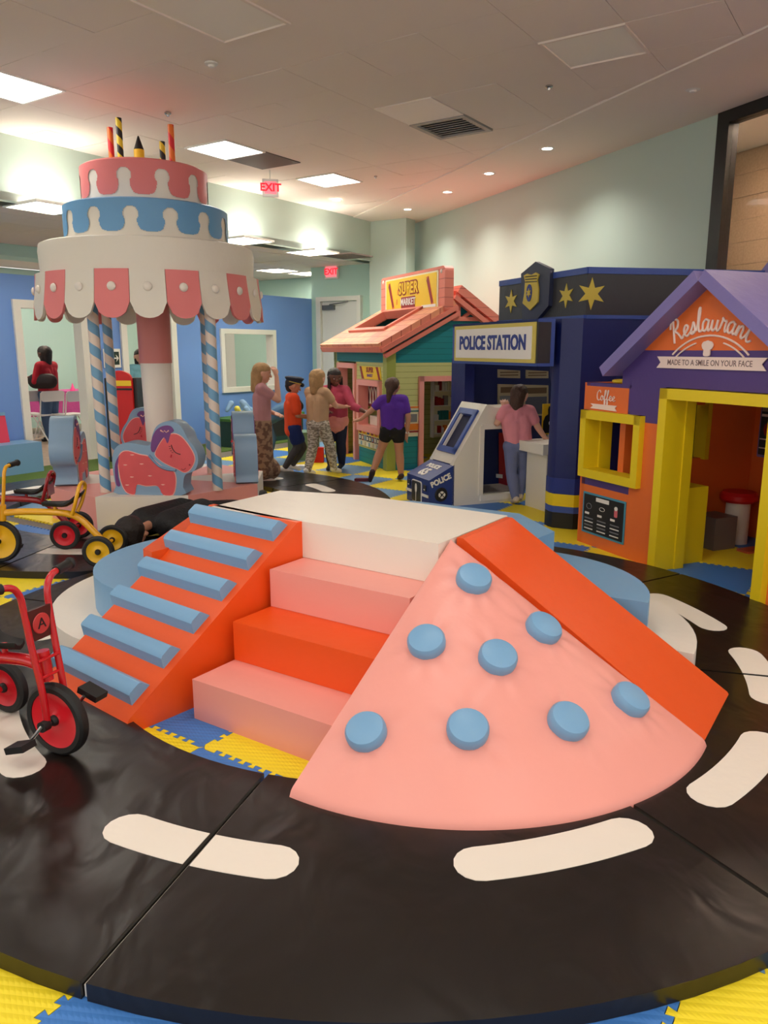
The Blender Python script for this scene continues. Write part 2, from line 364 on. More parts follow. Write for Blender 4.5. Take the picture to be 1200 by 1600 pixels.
# room beyond the frame of view (keeps the light in)
# black framed glass front on the right, timber board wall behind it
gf = Vector(RW1)
fx = thing('window_2', None, None); fx['kind'] = 'structure'
def post(name, s0, s1, z0, z1, m=black_frame, t=.12, off=0):
    a = gf + rd*s0 - rn*.02 + rn*off; b = gf + rd*s1 - rn*.02 + rn*off
    return slab(name, a, b, z0, z1, t, m, fx)
post('window_frame', 0, .14, 0, CH - .01); post('window_frame', .14, 4.2, CH - .12, CH - .01); post('window_frame', 4.06, 4.2, 0, CH - .12)
post('window_frame', .14, 4.06, 0, .12)
post('window_pane', .14, 4.06, .12, CH - .12, gl, .008, .05)
wb = thing('wall_corridor', None, None); wb['kind'] = 'structure'
slab('board_backing', gf + rn*1.4 - rd*3.0, gf + rn*1.4 + rd*5, 0, 3.9, .1, mat('board_gap', (150, 116, 90), .7), wb)
for k in range(16):
    z0 = .02 + k*.24; off = random.uniform(0, .006)
    sp_ = random.uniform(-1, 2.5)
    slab('wall_board', gf + rn*(1.39 - off) - rd*3.0, gf + rn*(1.39 - off) + rd*(sp_ - .003), z0, z0 + .236, .03, wood_wall, wb, side=1)
    slab('wall_board', gf + rn*(1.39 - off) + rd*sp_, gf + rn*(1.39 - off) + rd*5, z0, z0 + .236, .03, wood_wall, wb, side=1)

# ------------------------------------------------------------------ ceiling
GA, GB, GT = -6.68, 6.17, .61
ceil = struct(prism('ceiling', [ab(SOF - .2, -6), ab(9, -6), ab(9, 16), ab(SOF - .2, 16)], CH + .02, CH + .1, gyp))
lowc = struct(prism('ceiling_lower', [ab(-14, -6), ab(SOF, -6), ab(SOF, 13.2), ab(-14, 13.2)], SB + .02, SB + .1, gyp))
# gypsum border along the right wall, set slightly below the tiles
BO = 1.18
bq0 = RW0 - rn*0 ; 
def rwp(s, o): return RW0 + rd*s - rn*o
struct(prism('ceiling_border', [rwp(-1.4, -.2), rwp(12, -.2), rwp(12, BO), rwp(-.4, BO), rwp(-1.35, 2.6)], CH - .014, CH + .015, gyp))
bm = bmesh.new(); abox(bm, .002, GT - .002, .002, GT - .002, 0, .014); bev(bm, .003, 1); tme = bpy.data.meshes.new('ceiling_tile'); bm.to_mesh(tme); bm.free(); tme.materials.append(ceil_m)
lights = {(0, 0): 1, (0, 3): 1, (0, -4): 1}                 # lit
added_lights = [(8, -6), (4, -9), (11, -8), (8, -10), (12, -3), (5, -13), (14, -7), (1, -9), (11, -12), (9, -14), (14, -11)]  # unseen panels added to light the play area from above
special = {(0, 1), (4, 0), (4, 1), (7, -1), (4, -4), (4, -5)}
lit = set(lights) | set(added_lights)
n = 0
for i in range(-2, 15):
    for j in range(-9, 11):
        if (i, j) in lit or (i, j) in special: continue
        a = GA + i*GT; b = GB + j*GT; c = ab(a + GT/2, b + GT/2)
        if c.y < 1.2 or abs(c.x) > c.y*.55 + .8: continue
        if (c - RW0).dot(-rn) < BO - .5 or (c - RW0).dot(rd) < -1.2: continue
        n += 1
        if n > 300: break
        o = bpy.data.objects.new('ceiling_tile', tme); C.objects.link(o); o.parent = ceil
        o.location = ab(a, b, CH + random.choice((0, 0, 0, 0, .0012, .002))); o.rotation_euler = (random.choice((0, 0, 0, 0, 0, .006)), random.choice((0, 0, 0, 0, -.006)), -YA)
n = 0
for i in range(0, 9):
    for j in range(-4, 17):
        a = SOF - .62 - i*GT; b = 3 + j*GT; c = ab(a + GT/2, b + GT/2)
        if c.y < 2 or abs(c.x) > c.y*.55 + .8: continue
        o = bpy.data.objects.new('ceiling_tile', tme); C.objects.link(o); o.parent = lowc
        o.location = ab(a, b, SB + random.choice((0, 0, .003))); o.rotation_euler = (0, 0, -YA)
def panel_light(a, b, z, sa, sb, label, m=glow, group=None):
    t = thing('ceiling_light', label, 'light', ab(a + sa/2, b + sb/2, z), -YA, group)
    bm = bmesh.new(); w = .022
    for x0, x1, y0, y1 in ((-sa/2, sa/2, -sb/2, -sb/2 + w), (-sa/2, sa/2, sb/2 - w, sb/2), (-sa/2, -sa/2 + w, -sb/2 + w, sb/2 - w), (sa/2 - w, sa/2, -sb/2 + w, sb/2 - w)):
        abox(bm, x0, x1, y0, y1, -.012, .014)
    fin('light_frame', bm, white_trim if m is glow else ceil_m, t)
    box('diffuser', -sa/2 + w, sa/2 - w, -sb/2 + w, sb/2 - w, .0, .008, m, t)
    return t
def gp_(i, j): return GA + i*GT, GB + j*GT
panel_light(*gp_(0, 0), CH, GT, GT, 'lit square ceiling panel between the cake candles and the hanging exit sign')
panel_light(*gp_(0, 3), CH, GT, GT, 'lit square ceiling panel right of the hanging exit sign, farthest in the high ceiling')
panel_light(*gp_(0, -4), CH, GT, GT, 'lit ceiling panel at the left edge of the photo, nearest in the high ceiling')
for q in added_lights: panel_light(*gp_(*q), CH, GT, GT, 'added lit ceiling panel, unseen, brightening the play area from above', group='added unseen ceiling panels')
for (a, b, s) in ((-8.0, 4.85, 'lit panel in the low ceiling left of the cake, upper one'), (-8.05, 7.85, 'lit panel in the low ceiling just right of the blue cake tier'),
               (-8.1, 9.4, 'lit panel in the low ceiling left of the far teal wall, under the soffit edge'), (-10.4, 11.2, 'lit panel in the low ceiling farthest back above the blue wall'),
               (-12.1, 7.4, 'lit panel in the low ceiling left of the cake, lower one')):
    panel_light(a, b, SB, .6, .6, s)
for (a, b) in ((-11.6, 5.2), (-11.6, 9.4), (-8.6, 1.2), (-12.6, 10.6), (-12.6, 6.2), (-10.3, 12.0), (-12.9, 8.4)): panel_light(a, b, SB, .6, .6, 'added lit panel in the low ceiling, unseen, brightening the party rooms', group='added unseen low ceiling panels')  # unseen panels added to brighten the party rooms
panel_light(*gp_(7, -1), CH, GT, GT, 'unlit square ceiling panel at the upper right', dim)
panel_light(*gp_(4, -5), CH, GT, 2*GT, 'unlit long ceiling panel at the top edge of the photo', dim)
# air conditioning cassette: plain panel and grille
t = thing('air_vent', 'white ceiling air vent with a louvred square grille', 'vent', ab(GA + 4*GT, GB, CH), -YA)
box('vent_panel', .01, GT - .01, .01, GT - .01, -.004, .01, mat('vent_white', (255, 244, 234), .5), t, .002)
bm = bmesh.new()
for x0, x1, y0, y1 in ((.01, GT-.01, 0, .05), (.01, GT-.01, GT-.06, GT-.01), (.01, .06, .05, GT-.06), (GT-.06, GT-.01, .05, GT-.06)): abox(bm, x0, x1, y0 + GT, y1 + GT, -.012, .01)
fin('vent_frame', bm, mat('vent_grey', (170, 164, 158), .5), t)
box('vent_cavity', .05, GT-.05, GT+.04, 2*GT-.05, .012, .02, blackp, t)
for k in range(7): box('slat', .06, GT - .06, 0, .035, -.001, .003, mat('slat_grey', (205, 200, 195), .4), t, mtx=Matrix.Translation((0, GT + .08 + k*.066, 0)) @ Matrix.Rotation(.6, 4, 'X'))
tag(box('return_vent', .01, GT - .01, .01, GT - .01, -.006, .012, mat('return_grey', (118, 104, 98), .7, .8, 400), None, .002, mtx=Matrix.Translation(ab(GA, GB + GT, CH)) @ Matrix.Rotation(-YA, 4, 'Z')), 'dark grey square ceiling vent beside the lit panel above the hanging exit sign', 'vent')
tag(box('return_vent', .01, GT - .01, .01, GT - .01, -.006, .012, MATS['return_grey'], None, .002, mtx=Matrix.Translation(ab(-7.95, 10.1, SB)) @ Matrix.Rotation(-YA, 4, 'Z')), 'dark grey vent in the low ceiling beside the door-side exit sign', 'vent')
def w_at(px, py, z):                                        # ground-plan point of something seen in the photograph at height z
    u = (px - 600)/1202; v = -(py - 800)/1202; P_ = radians(11.98); c, s = cos(P_), sin(P_)
    r = Vector((u, c + v*s, -s + v*c)); t = (z - 1.5)/r.z; return Vector((r.x*t, r.y*t, z))
dl_m = mat('downlight_glow', (255, 246, 230), .5, emit=14)
for (x, y, s) in ((855, 232, 'nearest'), (764, 271, 'second'), (699, 300, 'third'), (637, 327, 'fourth'), (526, 313, 'fifth, left-hand')):
    p = w_at(x, y, CH - .014); t = thing('downlight', 'recessed ceiling downlight along the right wall, %s from the camera' % s, 'light', p)
    lathe('trim_ring', [(.05, 0), (.055, -.004), (.075, -.006), (.085, 0)], white_trim, t, 20)
    lathe('lamp', [(0, -.003), (.056, -.003)], dl_m, t, 16)
    ld = bpy.data.lights.new('downlight_lamp', 'SPOT'); ld.energy = SPOT; ld.spot_size = 2.4; ld.spot_blend = 1; ld.color = (1, .93, .84); ld.shadow_soft_size = .05
    lo = bpy.data.objects.new('lamp_light', ld); C.objects.link(lo); lo.parent = t; lo.location = (0, 0, -.03)
for (x, y, s, r) in ((330, 98, 'left of the top edge panel', .05), (262, 176, 'over the cake candles', .03), (858, 134, 'right of the air vent', .03), (1083, 138, 'over the glass front', .06), (587, 275, 'near the far lit panel', .02)):
    p = w_at(x, y, CH - .002)
    tag(lathe('smoke_detector' if r > .04 else 'sprinkler_head', [(0, -.03), (r*.4, -.03), (r*.5, -.018), (r, -.012), (r, 0)], white_trim if r > .04 else steel, None, 16, Matrix.Translation(p)), ('small round white detector' if r > .04 else 'small metal sprinkler head') + ' on the ceiling ' + s, 'detector' if r > .04 else 'sprinkler')
def exit_sign(name, loc, rz, label, w=.32, h=.2):
    t = thing(name, label, 'sign', loc, rz)
    box('housing', -w/2, w/2, -.02, .02, -h, 0, whitep, t, .006)
    box('face', -w/2 + .025, w/2 - .025, -.024, -.019, -h + .03, -.03, mat('exit_face', (255, 128, 138), .5, emit=.55), t)
    text('lettering', 'EXIT', h*.62, exit_red, t, M4((0, -.026, -h/2), (pi/2, 0, 0)), .001, .004)
    return t
e = exit_sign('exit_sign', ab(-7.35, 7.75, CH - .02), 0, 'red lit EXIT sign hanging from the high ceiling right of the cake', .19, .2); e.rotation_euler = (0, 0, radians(14))
e.location = w_at(422, 280, CH - .1); tube('hanger', [(0, 0, 0), (0, 0, .12)], .006, white_trim, e)
e = exit_sign('exit_sign', ab(-8.77, 11.46, 2.97), -YA, 'red lit EXIT sign on the far teal wall above the white door', .29, .24)

for k in range(2):  # unseen panels added to light the board wall behind the glass
    q = gf + rd*(.3 + 2.4*k) + rn*.75; t = panel_light(0, 0, 0, .6, .6, 'added lit ceiling panel, unseen, brightening the corridor boards behind the glass front', group='added unseen corridor panels'); t.location = (q.x, q.y, 3.62)

# ------------------------------------------------------------------ road mats
C1 = Vector((0, 3.7, 0)); C2 = Vector((-2.2, 7.2, 0)); RI, RO = 1.33, 2.28; MH = .05
def pol(c, r, d, z=0): return Vector((c.x + r*cos(radians(d)), c.y + r*sin(radians(d)), z))
def ring_mat(c, d0, d1, label, dashes, clip=None):
    t = thing('road_mat', label, 'mat', (c.x, c.y, 0), 0)
    n = 14; g = .35
    out = [pol(c, RO, d0 + g*.6 + (d1 - d0 - 1.2*g)*k/n) for k in range(n+1)]; inn = [pol(c, RI, d0 + g + (d1 - d0 - 2*g)*k/n) for k in range(n+1)]
    if clip is not None:
        def cl(p):
            v = p - clip
            if v.length < RO + .012: return clip + v.normalized()*(RO + .012)
            return p
        out = [cl(p) for p in out]; inn = [cl(p) for p in inn]
    pts = [p - c for p in out + inn[::-1]]
    q = [pts[0]]
    for p in pts[1:]:
        if (p - q[-1]).length > .01: q.append(p)
    prism('mat_body', q, .001, MH, road, t, .018, seg=3, ang=.7)
    if clip is None: prism('seam_strip', [pol(Vector(), RO - .01, d0 - .14), pol(Vector(), RO - .01, d0 + .16), pol(Vector(), RI + .02, d0 + .2), pol(Vector(), RI + .02, d0 - .2)], .001, .034, tubwhite, t)
    for (m0, m1) in dashes:
        a0, a1 = max(m0, d0 + g), min(m1, d1 - g)
        if a1 - a0 < 1.2: continue
        r0, r1 = 1.69, 1.84; rm = (r0 + r1)/2; h = (r1 - r0)/2; P = []
        m = 12; e = math.degrees(h/rm)
        for k in range(m+1): P.append(pol(Vector(), r1, a0 + (e if a0 == m0 else 0) + (a1 - a0 - (e if a0 == m0 else 0) - (e if a1 == m1 else 0))*k/m))
        if a1 == m1:
            for k in range(1, 8): w = pi/2 - pi*k/8; P.append(pol(Vector(), rm + h*sin(w), a1 - e + e*cos(w)))
        for k in range(m+1): P.append(pol(Vector(), r0, a1 - (e if a1 == m1 else 0) - (a1 - a0 - (e if a0 == m0 else 0) - (e if a1 == m1 else 0))*k/m))
        if a0 == m0:
            for k in range(1, 8): w = -pi/2 + pi*k/8; P.append(pol(Vector(), rm + h*sin(w), a0 + e - e*cos(w)))
        if clip is not None and any((p + c - clip).length < RO + .03 for p in P): continue
        prism('road_dash', P, MH - .001, MH + .0015, white_v, t)
    return t
D1 = [(k - 10.5, k + 10.5) for k in (-108.5, -73, -44, -14, 14.5, 46, 77, 108, 139, 170, 201, 219)]
D1 = [d for d in D1 if d[0] != 190.5 and d[0] != 208.5] + [(-158, -134)]
s1 = [-155, -108, -61, -14.5, 31, 76, 121, 163, 205]
nm = ['nearest black road mat at the lower left, creased, under the red tricycle', 'nearest black road mat in the bottom centre, in front of the pink slice ramp', 'black road mat at the lower right, right of the pink slice ramp', 'black road mat in front of the restaurant playhouse door',
      'black road mat behind the blue tier, between restaurant and police playhouse', 'black road mat behind the white platform', 'black road mat behind the climbing wedge beside the carousel', 'black road mat at the left edge beyond the red tricycle']
for k in range(8): ring_mat(C1, s1[k], s1[k+1], nm[k], D1 + [(d0 + 360, d1 + 360) for d0, d1 in D1])
D2 = [(k - 9, k + 9) for k in (-93, 30, 63, 95, 126, 155, 187, 218, 2)] + [(-128, -108), (-158, -140)]
s2 = [-100.5, -48, -5, 40, 85, 130, 175, 217, 259.5]
nm2 = ['black road mat in front of the carousel base, under the tricycles', 'black road mat between the carousel and the white platform', 'black road mat by the feet of the purple shirted child', 'black road mat behind the carousel under the walking children',
       'black road mat behind the carousel pole', 'black road mat at the back left of the carousel', 'black road mat at the left edge beside the light blue block', 'black road mat left of the yellow tricycle']
for k in range(8): ring_mat(C2, s2[k], s2[k+1], nm2[k], D2 + [(d0 + 360, d1 + 360) for d0, d1 in D2], C1)

# ------------------------------------------------------------------ central soft-play climbing set
def rotY(p, yaw):  # yaw measured from +Y clockwise
    return p
# 3 steps and the white platform
O = Vector((-.382, 3.552, 0)); SW = .745; SD = .243; SH = .175
def step(m, label, z0, z1, d1):
    p = [O - B*.002, O - B*.002 + A*SW, O - B*d1 + A*SW, O - B*d1]
    return tag(prism('foam_step', p, z0, z1, m, None, .014), label, 'step')
step(pink, 'lowest pink foam step at the foot of the stairs', .0, SH - .001, SD*3)
step(orange, 'glossy orange foam step between the two pink steps', SH, SH*2 - .001, SD*2)
step(pink, 'upper pink foam step directly below the white platform', SH*2, SH*3 - .001, SD)
plat = [Vector((-.907, 3.885, 0)), Vector((-.382, 3.552, 0)), Vector((.228, 3.125, 0)), Vector((.605, 3.685, 0)), Vector((-.12, 4.22, 0)), Vector((-.6, 4.37, 0))]
t = thing('foam_platform', 'white topped foam platform at the head of the steps', 'platform', (0, 3.8, 0))
off = Vector((0, 3.8, 0))
prism('platform_block', [p - off for p in plat], SH*3, SH*4, white_v, t, .012)
prism('platform_core', [(p - off)*.985 for p in plat], .0, SH*3 - .001, orange, t)
# tiers behind
def arc(c, r, d0, d1, n=24): return [pol(c, r, d0 + (d1 - d0)*k/n) for k in range(n+1)]
CT = Vector((-.12, 3.78, 0))
def tier(name, R, z0, z1, m, label, a_r, a_l, rr):
    # outer arc counter-clockwise from right end to left end, then inner path along the platform
    pts = arc(CT, R, a_r, a_l) + [Vector((-.93, 3.92, 0)), Vector((-.55, 4.1, 0)), Vector((.5, 3.6, 0))]
    return tag(prism(name, pts, z0, z1, m, None, rr, ang=.6), label, 'platform')
CR_, CL_ = Vector((.59, 3.70, 0)), Vector((-.87, 4.138, 0))
def tier2(R_, z0, z1, m, label, f0, f1):
    pts = arc(CR_, R_, f0, 73, 20) + arc(CL_, R_, 73, f1, 34) + [Vector((-.86, 3.86, 0)), Vector((-.45, 3.75, 0)), Vector((.10, 3.6, 0)), Vector((.67, 3.69, 0))]
    return tag(prism('foam_tier', pts, z0, z1, m, None, .03, ang=.6), label, 'platform')
tier2(.925, .0, .168, white_v, 'lowest white curved foam tier around the back of the platform', -31, 250)
tier2(.705, .17, .355, lblue, 'light blue curved foam tier on top of the white tier', -27, 252)
back = [Vector((-.55, 4.39, 0)), Vector((-.1, 4.24, 0)), Vector((.625, 3.70, 0)), Vector((.93, 4.08, 0)), Vector((.82, 4.55, 0)), Vector((.19, 4.95, 0)), Vector((-.5, 5.0, 0))]
tag(prism('foam_tier', back, .348, .525, lblue, None, .014), 'light blue foam step behind the white platform', 'step')
# ladder wedge with six bars
WY = radians(39.5); wf = Vector((-sin(WY), -cos(WY), 0)); wr = Vector((cos(WY), -sin(WY), 0)); wo = Vector((-.388, 3.556, 0))
t = thing('climbing_wedge', 'orange foam climbing wedge with six light blue bars', 'ramp', (wo.x, wo.y, 0)); WR = .985; WW = .66
mt = stand(Vector((0, 0, 0)), wf, wr)      # drawing x = forward, y = z ; extrusion along wr
prism('wedge_body', [(0, .0), (WR, .0), (WR + .012, .02), (WR - .01, .065), (.03, .70), (0, .70)], -WW, -.001, orange, t, .008, mtx=mt)
sl = Vector((WR - .04, -.645, 0)).normalized()
for k in range(6):
    f = .072 + k*.166; x = .03 + f*(WR - .04); z = .70 - f*.645
    q = [(-.056, 0), (-.034, .05), (-.024, .056), (.024, .056), (.034, .05), (.056, 0)]
    pts = [(x + u*sl.x - v*sl.y*1, z + u*sl.y + v*sl.x) for u, v in q]
    prism('wedge_bar', pts, -WW - .015, -.045, lblue, t, .006, mtx=mt)
# orange side of the wedge's back block seen left of the bars
tag(prism('foam_tier', [Vector((-1.20, 3.71, 0)), Vector((-1.14, 4.72, 0)), Vector((-.64, 4.6, 0)), Vector((-.62, 4.41, 0)), Vector((-.93, 3.93, 0)), Vector((-1.14, 3.65, 0))], .358, .525, orange, None, .02), 'orange foam block left of the climbing wedge, behind its top bar', 'step')
# orange slide ramp
AP = Vector((.285, 3.19, 0)); R = 1.06
t = thing('slide_ramp', 'long orange foam slide beside the pink slice ramp', 'ramp', (AP.x, AP.y, 0))
mt = stand(Vector((0, 0, 0)), A, -B)
prism('slide_body', [(0, .0), (R - .01, .0), (R + .015, .03), (R - .005, .06), (.03, .70), (0, .70)], -.56, -.055, orange, t, .012, mtx=mt)
# pizza-slice cone
t = thing('slice_ramp', 'pink quarter-cone foam ramp shaped like a slice, with eight blue round holds', 'ramp', (AP.x, AP.y, 0))
a0, a1 = radians(-123.7), radians(-31.5)
bm = bmesh.new(); NA, NR = 150, 90; grid = []
HOLDS = ((.231, -70.7), (.505, -104.1), (.492, -47.1), (.566, -76.2), (.855, -113.5), (.814, -89.8), (.824, -64.4), (.835, -41.5))
def cone_z(r, ph):
    u = (ph - a0)/(a1 - a0); e = min(u, 1 - u); puff = .02*(1 - math.exp(-e*18)) * min(1, (1 - r/R)*8) * min(1, r*6)
    return .70 - .622*r/R + puff 
for i in range(NA + 1):
    ph = a0 + (a1 - a0)*i/NA; row = []
    for j in range(NR + 1):
        r = R*j/NR
        wr_ = 0
        for hr_, hd_ in HOLDS:
            dx, dy = r*cos(ph) - hr_*cos(radians(hd_)), r*sin(ph) - hr_*sin(radians(hd_)); dd = hypot(dx, dy)
            if dd < .3: wr_ += .0022*sin(9*atan2(dy, dx) + hd_)*math.exp(-((dd - .1)/.055)**2)
        wr_ += .002*math.exp(-((r*sin(ph - radians(-52)) )/.012)**2)*max(0, sin(r*9))
        row.append(bm.verts.new((r*cos(ph), r*sin(ph), cone_z(r, ph) + wr_ if j else .705)))
    # rounded lip
    for (dr, z) in ((.010, .068), (.018, .05), (.016, .022), (.0, .001)):
        row.append(bm.verts.new(((R + dr)*cos(ph), (R + dr)*sin(ph), z)))
    grid.append(row)
for i in range(NA):
    for j in range(len(grid[0]) - 1):
        bm.faces.new((grid[i][j], grid[i][j+1], grid[i+1][j+1], grid[i+1][j]))
for row, fl in ((grid[0], 1), (grid[-1], 0)):
    c = bm.verts.new((0, 0, .001)); vs = row + [c]
    bm.faces.new(vs if not fl else vs[::-1])
bmesh.ops.remove_doubles(bm, verts=bm.verts, dist=1e-5); bmesh.ops.recalc_face_normals(bm, faces=bm.faces)
fin('slice_body', bm, pink, t, ang=.8)
for (r, dg) in ((.231, -70.7), (.505, -104.1), (.492, -47.1), (.566, -76.2), (.855, -113.5), (.814, -89.8), (.824, -64.4), (.835, -41.5)):
    ph = radians(dg); ph = a0 + (ph - a0)*.985; z = cone_z(r, ph); nrm = Vector((cos(ph)*.52, sin(ph)*.52, .854)).normalized()
    q = nrm.to_track_quat('Z', 'Y').to_matrix().to_4x4(); q.translation = Vector((r*cos(ph), r*sin(ph), z))
    lathe('round_hold', [(0, .048), (.045, .047), (.064, .041), (.071, .03), (.072, .012), (.07, -.008), (.0, -.008)], lblue, t, 28, q)

# ------------------------------------------------------------------ cake carousel
CC = Vector((-2.12, 7.28, 0))
t = thing('cake_carousel', 'large pink, white and blue birthday cake carousel with striped poles', 'carousel', (CC.x, CC.y, 0))
oct_ = [Vector((1.0*cos(radians(-107.4 + 45*k)), 1.0*sin(radians(-107.4 + 45*k)), 0)) for k in range(8)]
for k in range(8):
    g = .004; v0, v1 = oct_[k], oct_[(k+1) % 8]
    prism('base_segment', [Vector((0, 0, 0)), v0, v1], .0, .285, white_v if k in (0, 2, 4, 6) else pink, t, .014)
cx = -.03
lathe('centre_column', [(.12, .285), (.12, .55), (.125, .56)], lblue, t, 32, Matrix.Translation((0, 0, 0)))
lathe('centre_column', [(.125, .55), (.14, 1.37), (.14, 1.38)], white_v, t, 32)
lathe('centre_column', [(.147, 1.37), (.15, 1.92)], vinyl('dusty_pink_vinyl', (216, 130, 124)), t, 32)
CZ = 0.0
lathe('cake_tier_bottom', [(0, 1.9), (.88, 1.9), (.91, 1.93), (.93, 2.32), (.92, 2.37), (.9, 2.38), (0, 2.38)], tubwhite, t, 64)
lathe('cake_tier_middle', [(0, 2.38), (.70, 2.38), (.70, 2.69), (.68, 2.70), (0, 2.70)], tubwhite, t, 64)
lathe('cake_tier_top', [(0, 2.70), (.535, 2.70), (.535, 3.02), (.515, 3.035), (0, 3.035)], white_v, t, 64)
def icing(name, R, z0, z1, m, n, ph0, lo, par):
    """band of icing with rounded drips between bulb-shaped gaps"""
    bm = bmesh.new(); NU, NZ = 600, 48; H = z1 - z0; per = 2*pi/n
    def inside(th, z):
        u = ((th - ph0) % per)/per - .5; x = u*per*R; y = z - z0             # gap centred at u = 0
        gw, gt = per*R*.19, H*.80                                            # gap half width, gap top
        if y >= gt: return True
        cyl = gt - gw*1.05
        if (x*x + (y - cyl)**2) < (gw*1.05)**2: return False
        neck = gw*(.80 + 1.5*max(0, 1 - y/(H*.45))**2.4)
        if y < cyl and abs(x) < neck: return False
        bot = H*.13
        hw = per*R/2 - neck*.9
        return y > bot + (.0 if abs(abs(x) - per*R/2) < hw*.4 else ((hw*.4 - abs(abs(x) - per*R/2))*-1)**2*6)
    V = {}
    def v(i, j):
        k = (i % NU, j)
        if k not in V: V[k] = bm.verts.new(((R+.006)*cos(2*pi*i/NU), (R+.006)*sin(2*pi*i/NU), z0 + H*j/NZ))
        return V[k]
    for i in range(NU):
        for j in range(NZ):
            if inside(2*pi*(i+.5)/NU, z0 + H*(j+.5)/NZ): bm.faces.new((v(i, j), v(i+1, j), v(i+1, j+1), v(i, j+1)))
    return fin(name, bm, m, par)
pc = vinyl('coral_pink_vinyl', (232, 128, 128)); icing('pink_icing', .536, 2.71, 3.02, pc, 11, radians(-58.8 - 180/11), 0, t)
icing('blue_icing', .701, 2.40, 2.69, vinyl('icing_blue_vinyl', (104, 160, 206)), 14, radians(-58.5 - 180/14), 0, t)
lathe('icing_top', [(0, 3.037), (.515, 3.037), (.54, 3.02)], pc, t, 48)
lathe('icing_top', [(.5, 2.702), (.685, 2.702), (.705, 2.69)], MATS['icing_blue_vinyl'], t, 48)
# scalloped valance, 22 petals each with a button
NP = 22; base = atan2(0 - CC.y, -2.12 - CC.x + .0) - .03
for k in range(NP):
    ph = base + 2*pi*k/NP; w = .135; bm = bmesh.new(); P = []
    for s in range(0, 9): P.append((-w + 2*w*s/8, 2.10))
    for s in range(1, 12): P.append((w*cos(pi*s/12)*1.0, 1.87 - .135*sin(pi*s/12)))
    # grid of strips to follow the curve
    rows = []
    for s in range(9):
        u = -1 + 2*s/8; zb = 1.865 - .125*sqrt(max(0, 1 - u*u)); col = []
        for zt in range(6):
            z = 2.12 + (zb - 2.12)*zt/5; rr = .955 + .035*(zt/5)**1.2; th = ph + u*(pi/NP*.985)
            col.append(((rr, th, z)))
        rows.append(col)
    for thk, sg in ((.012, 1), (-.012, -1)):
        g = [[bm.verts.new(((r + thk)*cos(th), (r + thk)*sin(th), z)) for r, th, z in c] for c in rows]
        for a_, b_ in zip(g, g[1:]):
            for q in range(5):
                f = (a_[q], a_[q+1], b_[q+1], b_[q]); bm.faces.new(f if sg > 0 else f[::-1])
        if sg > 0: g1 = g
    for a_, b_, c_, d_ in [(g1[s][q], g1[s+1][q], g[s+1][q], g[s][q]) for s in range(8) for q in (0, 5)] + [(g1[s][q], g1[s][q+1], g[s][q+1], g[s][q]) for s in (0, 8) for q in range(5)]:
        bm.faces.new((a_, b_, c_, d_))
    bmesh.ops.recalc_face_normals(bm, faces=bm.faces)
    pet = fin('valance_petal', bm, tubwhite if k % 2 else pc, t, ang=.9)
    q = Vector((cos(ph), sin(ph), 0)).to_track_quat('Z', 'Y').to_matrix().to_4x4(); q.translation = Vector((.982*cos(ph), .982*sin(ph), 1.985))
    lathe('button', [(0, .022), (.018, .02), (.032, .01), (.036, 0)], white_v, pet, 16, q)
# striped poles
def mat_stripe():
    m = mat('striped_pole', (220, 200, 185), .4); nt = m.node_tree; p = nt.nodes['Principled BSDF']; L = nt.links.new
    tc = nt.nodes.new('ShaderNodeTexCoord'); sp = nt.nodes.new('ShaderNodeSeparateXYZ'); at = nt.nodes.new('ShaderNodeMath'); at.operation = 'ARCTAN2'
    ma = nt.nodes.new('ShaderNodeMath'); ma.operation = 'MULTIPLY_ADD'; ma.inputs[1].default_value = 1/(2*pi)
    mz = nt.nodes.new('ShaderNodeMath'); mz.operation = 'MULTIPLY'; mz.inputs[1].default_value = 5.4
    fc = nt.nodes.new('ShaderNodeMath'); fc.operation = 'FRACT'; lt = nt.nodes.new('ShaderNodeMath'); lt.operation = 'LESS_THAN'; lt.inputs[1].default_value = .5
    mx = nt.nodes.new('ShaderNodeMix'); mx.data_type = 'RGBA'; mx.inputs['A'].default_value = (*srgb((.90, .83, .77)), 1); mx.inputs['B'].default_value = (*srgb((.44, .64, .78)), 1)
    L(tc.outputs['Object'], sp.inputs[0]); L(sp.outputs['Y'], at.inputs[0]); L(sp.outputs['X'], at.inputs[1]); L(at.outputs[0], ma.inputs[0]); L(sp.outputs['Z'], mz.inputs[0]); L(mz.outputs[0], ma.inputs[2])
    L(ma.outputs[0], fc.inputs[0]); L(fc.outputs[0], lt.inputs[0]); L(lt.outputs[0], mx.inputs['Factor']); L(mx.outputs['Result'], p.inputs['Base Color']); return m
stripe = mat_stripe()
for (x, y) in ((-2.41, 6.56), (-2.66, 7.6), (-1.46, 6.65), (-1.72, 7.6)):
    o = lathe('striped_pole', [(0, 0), (.045, 0), (.045, 1.64), (0, 1.64)], stripe, t, 20); o.location = (x - CC.x, y - CC.y, .286)
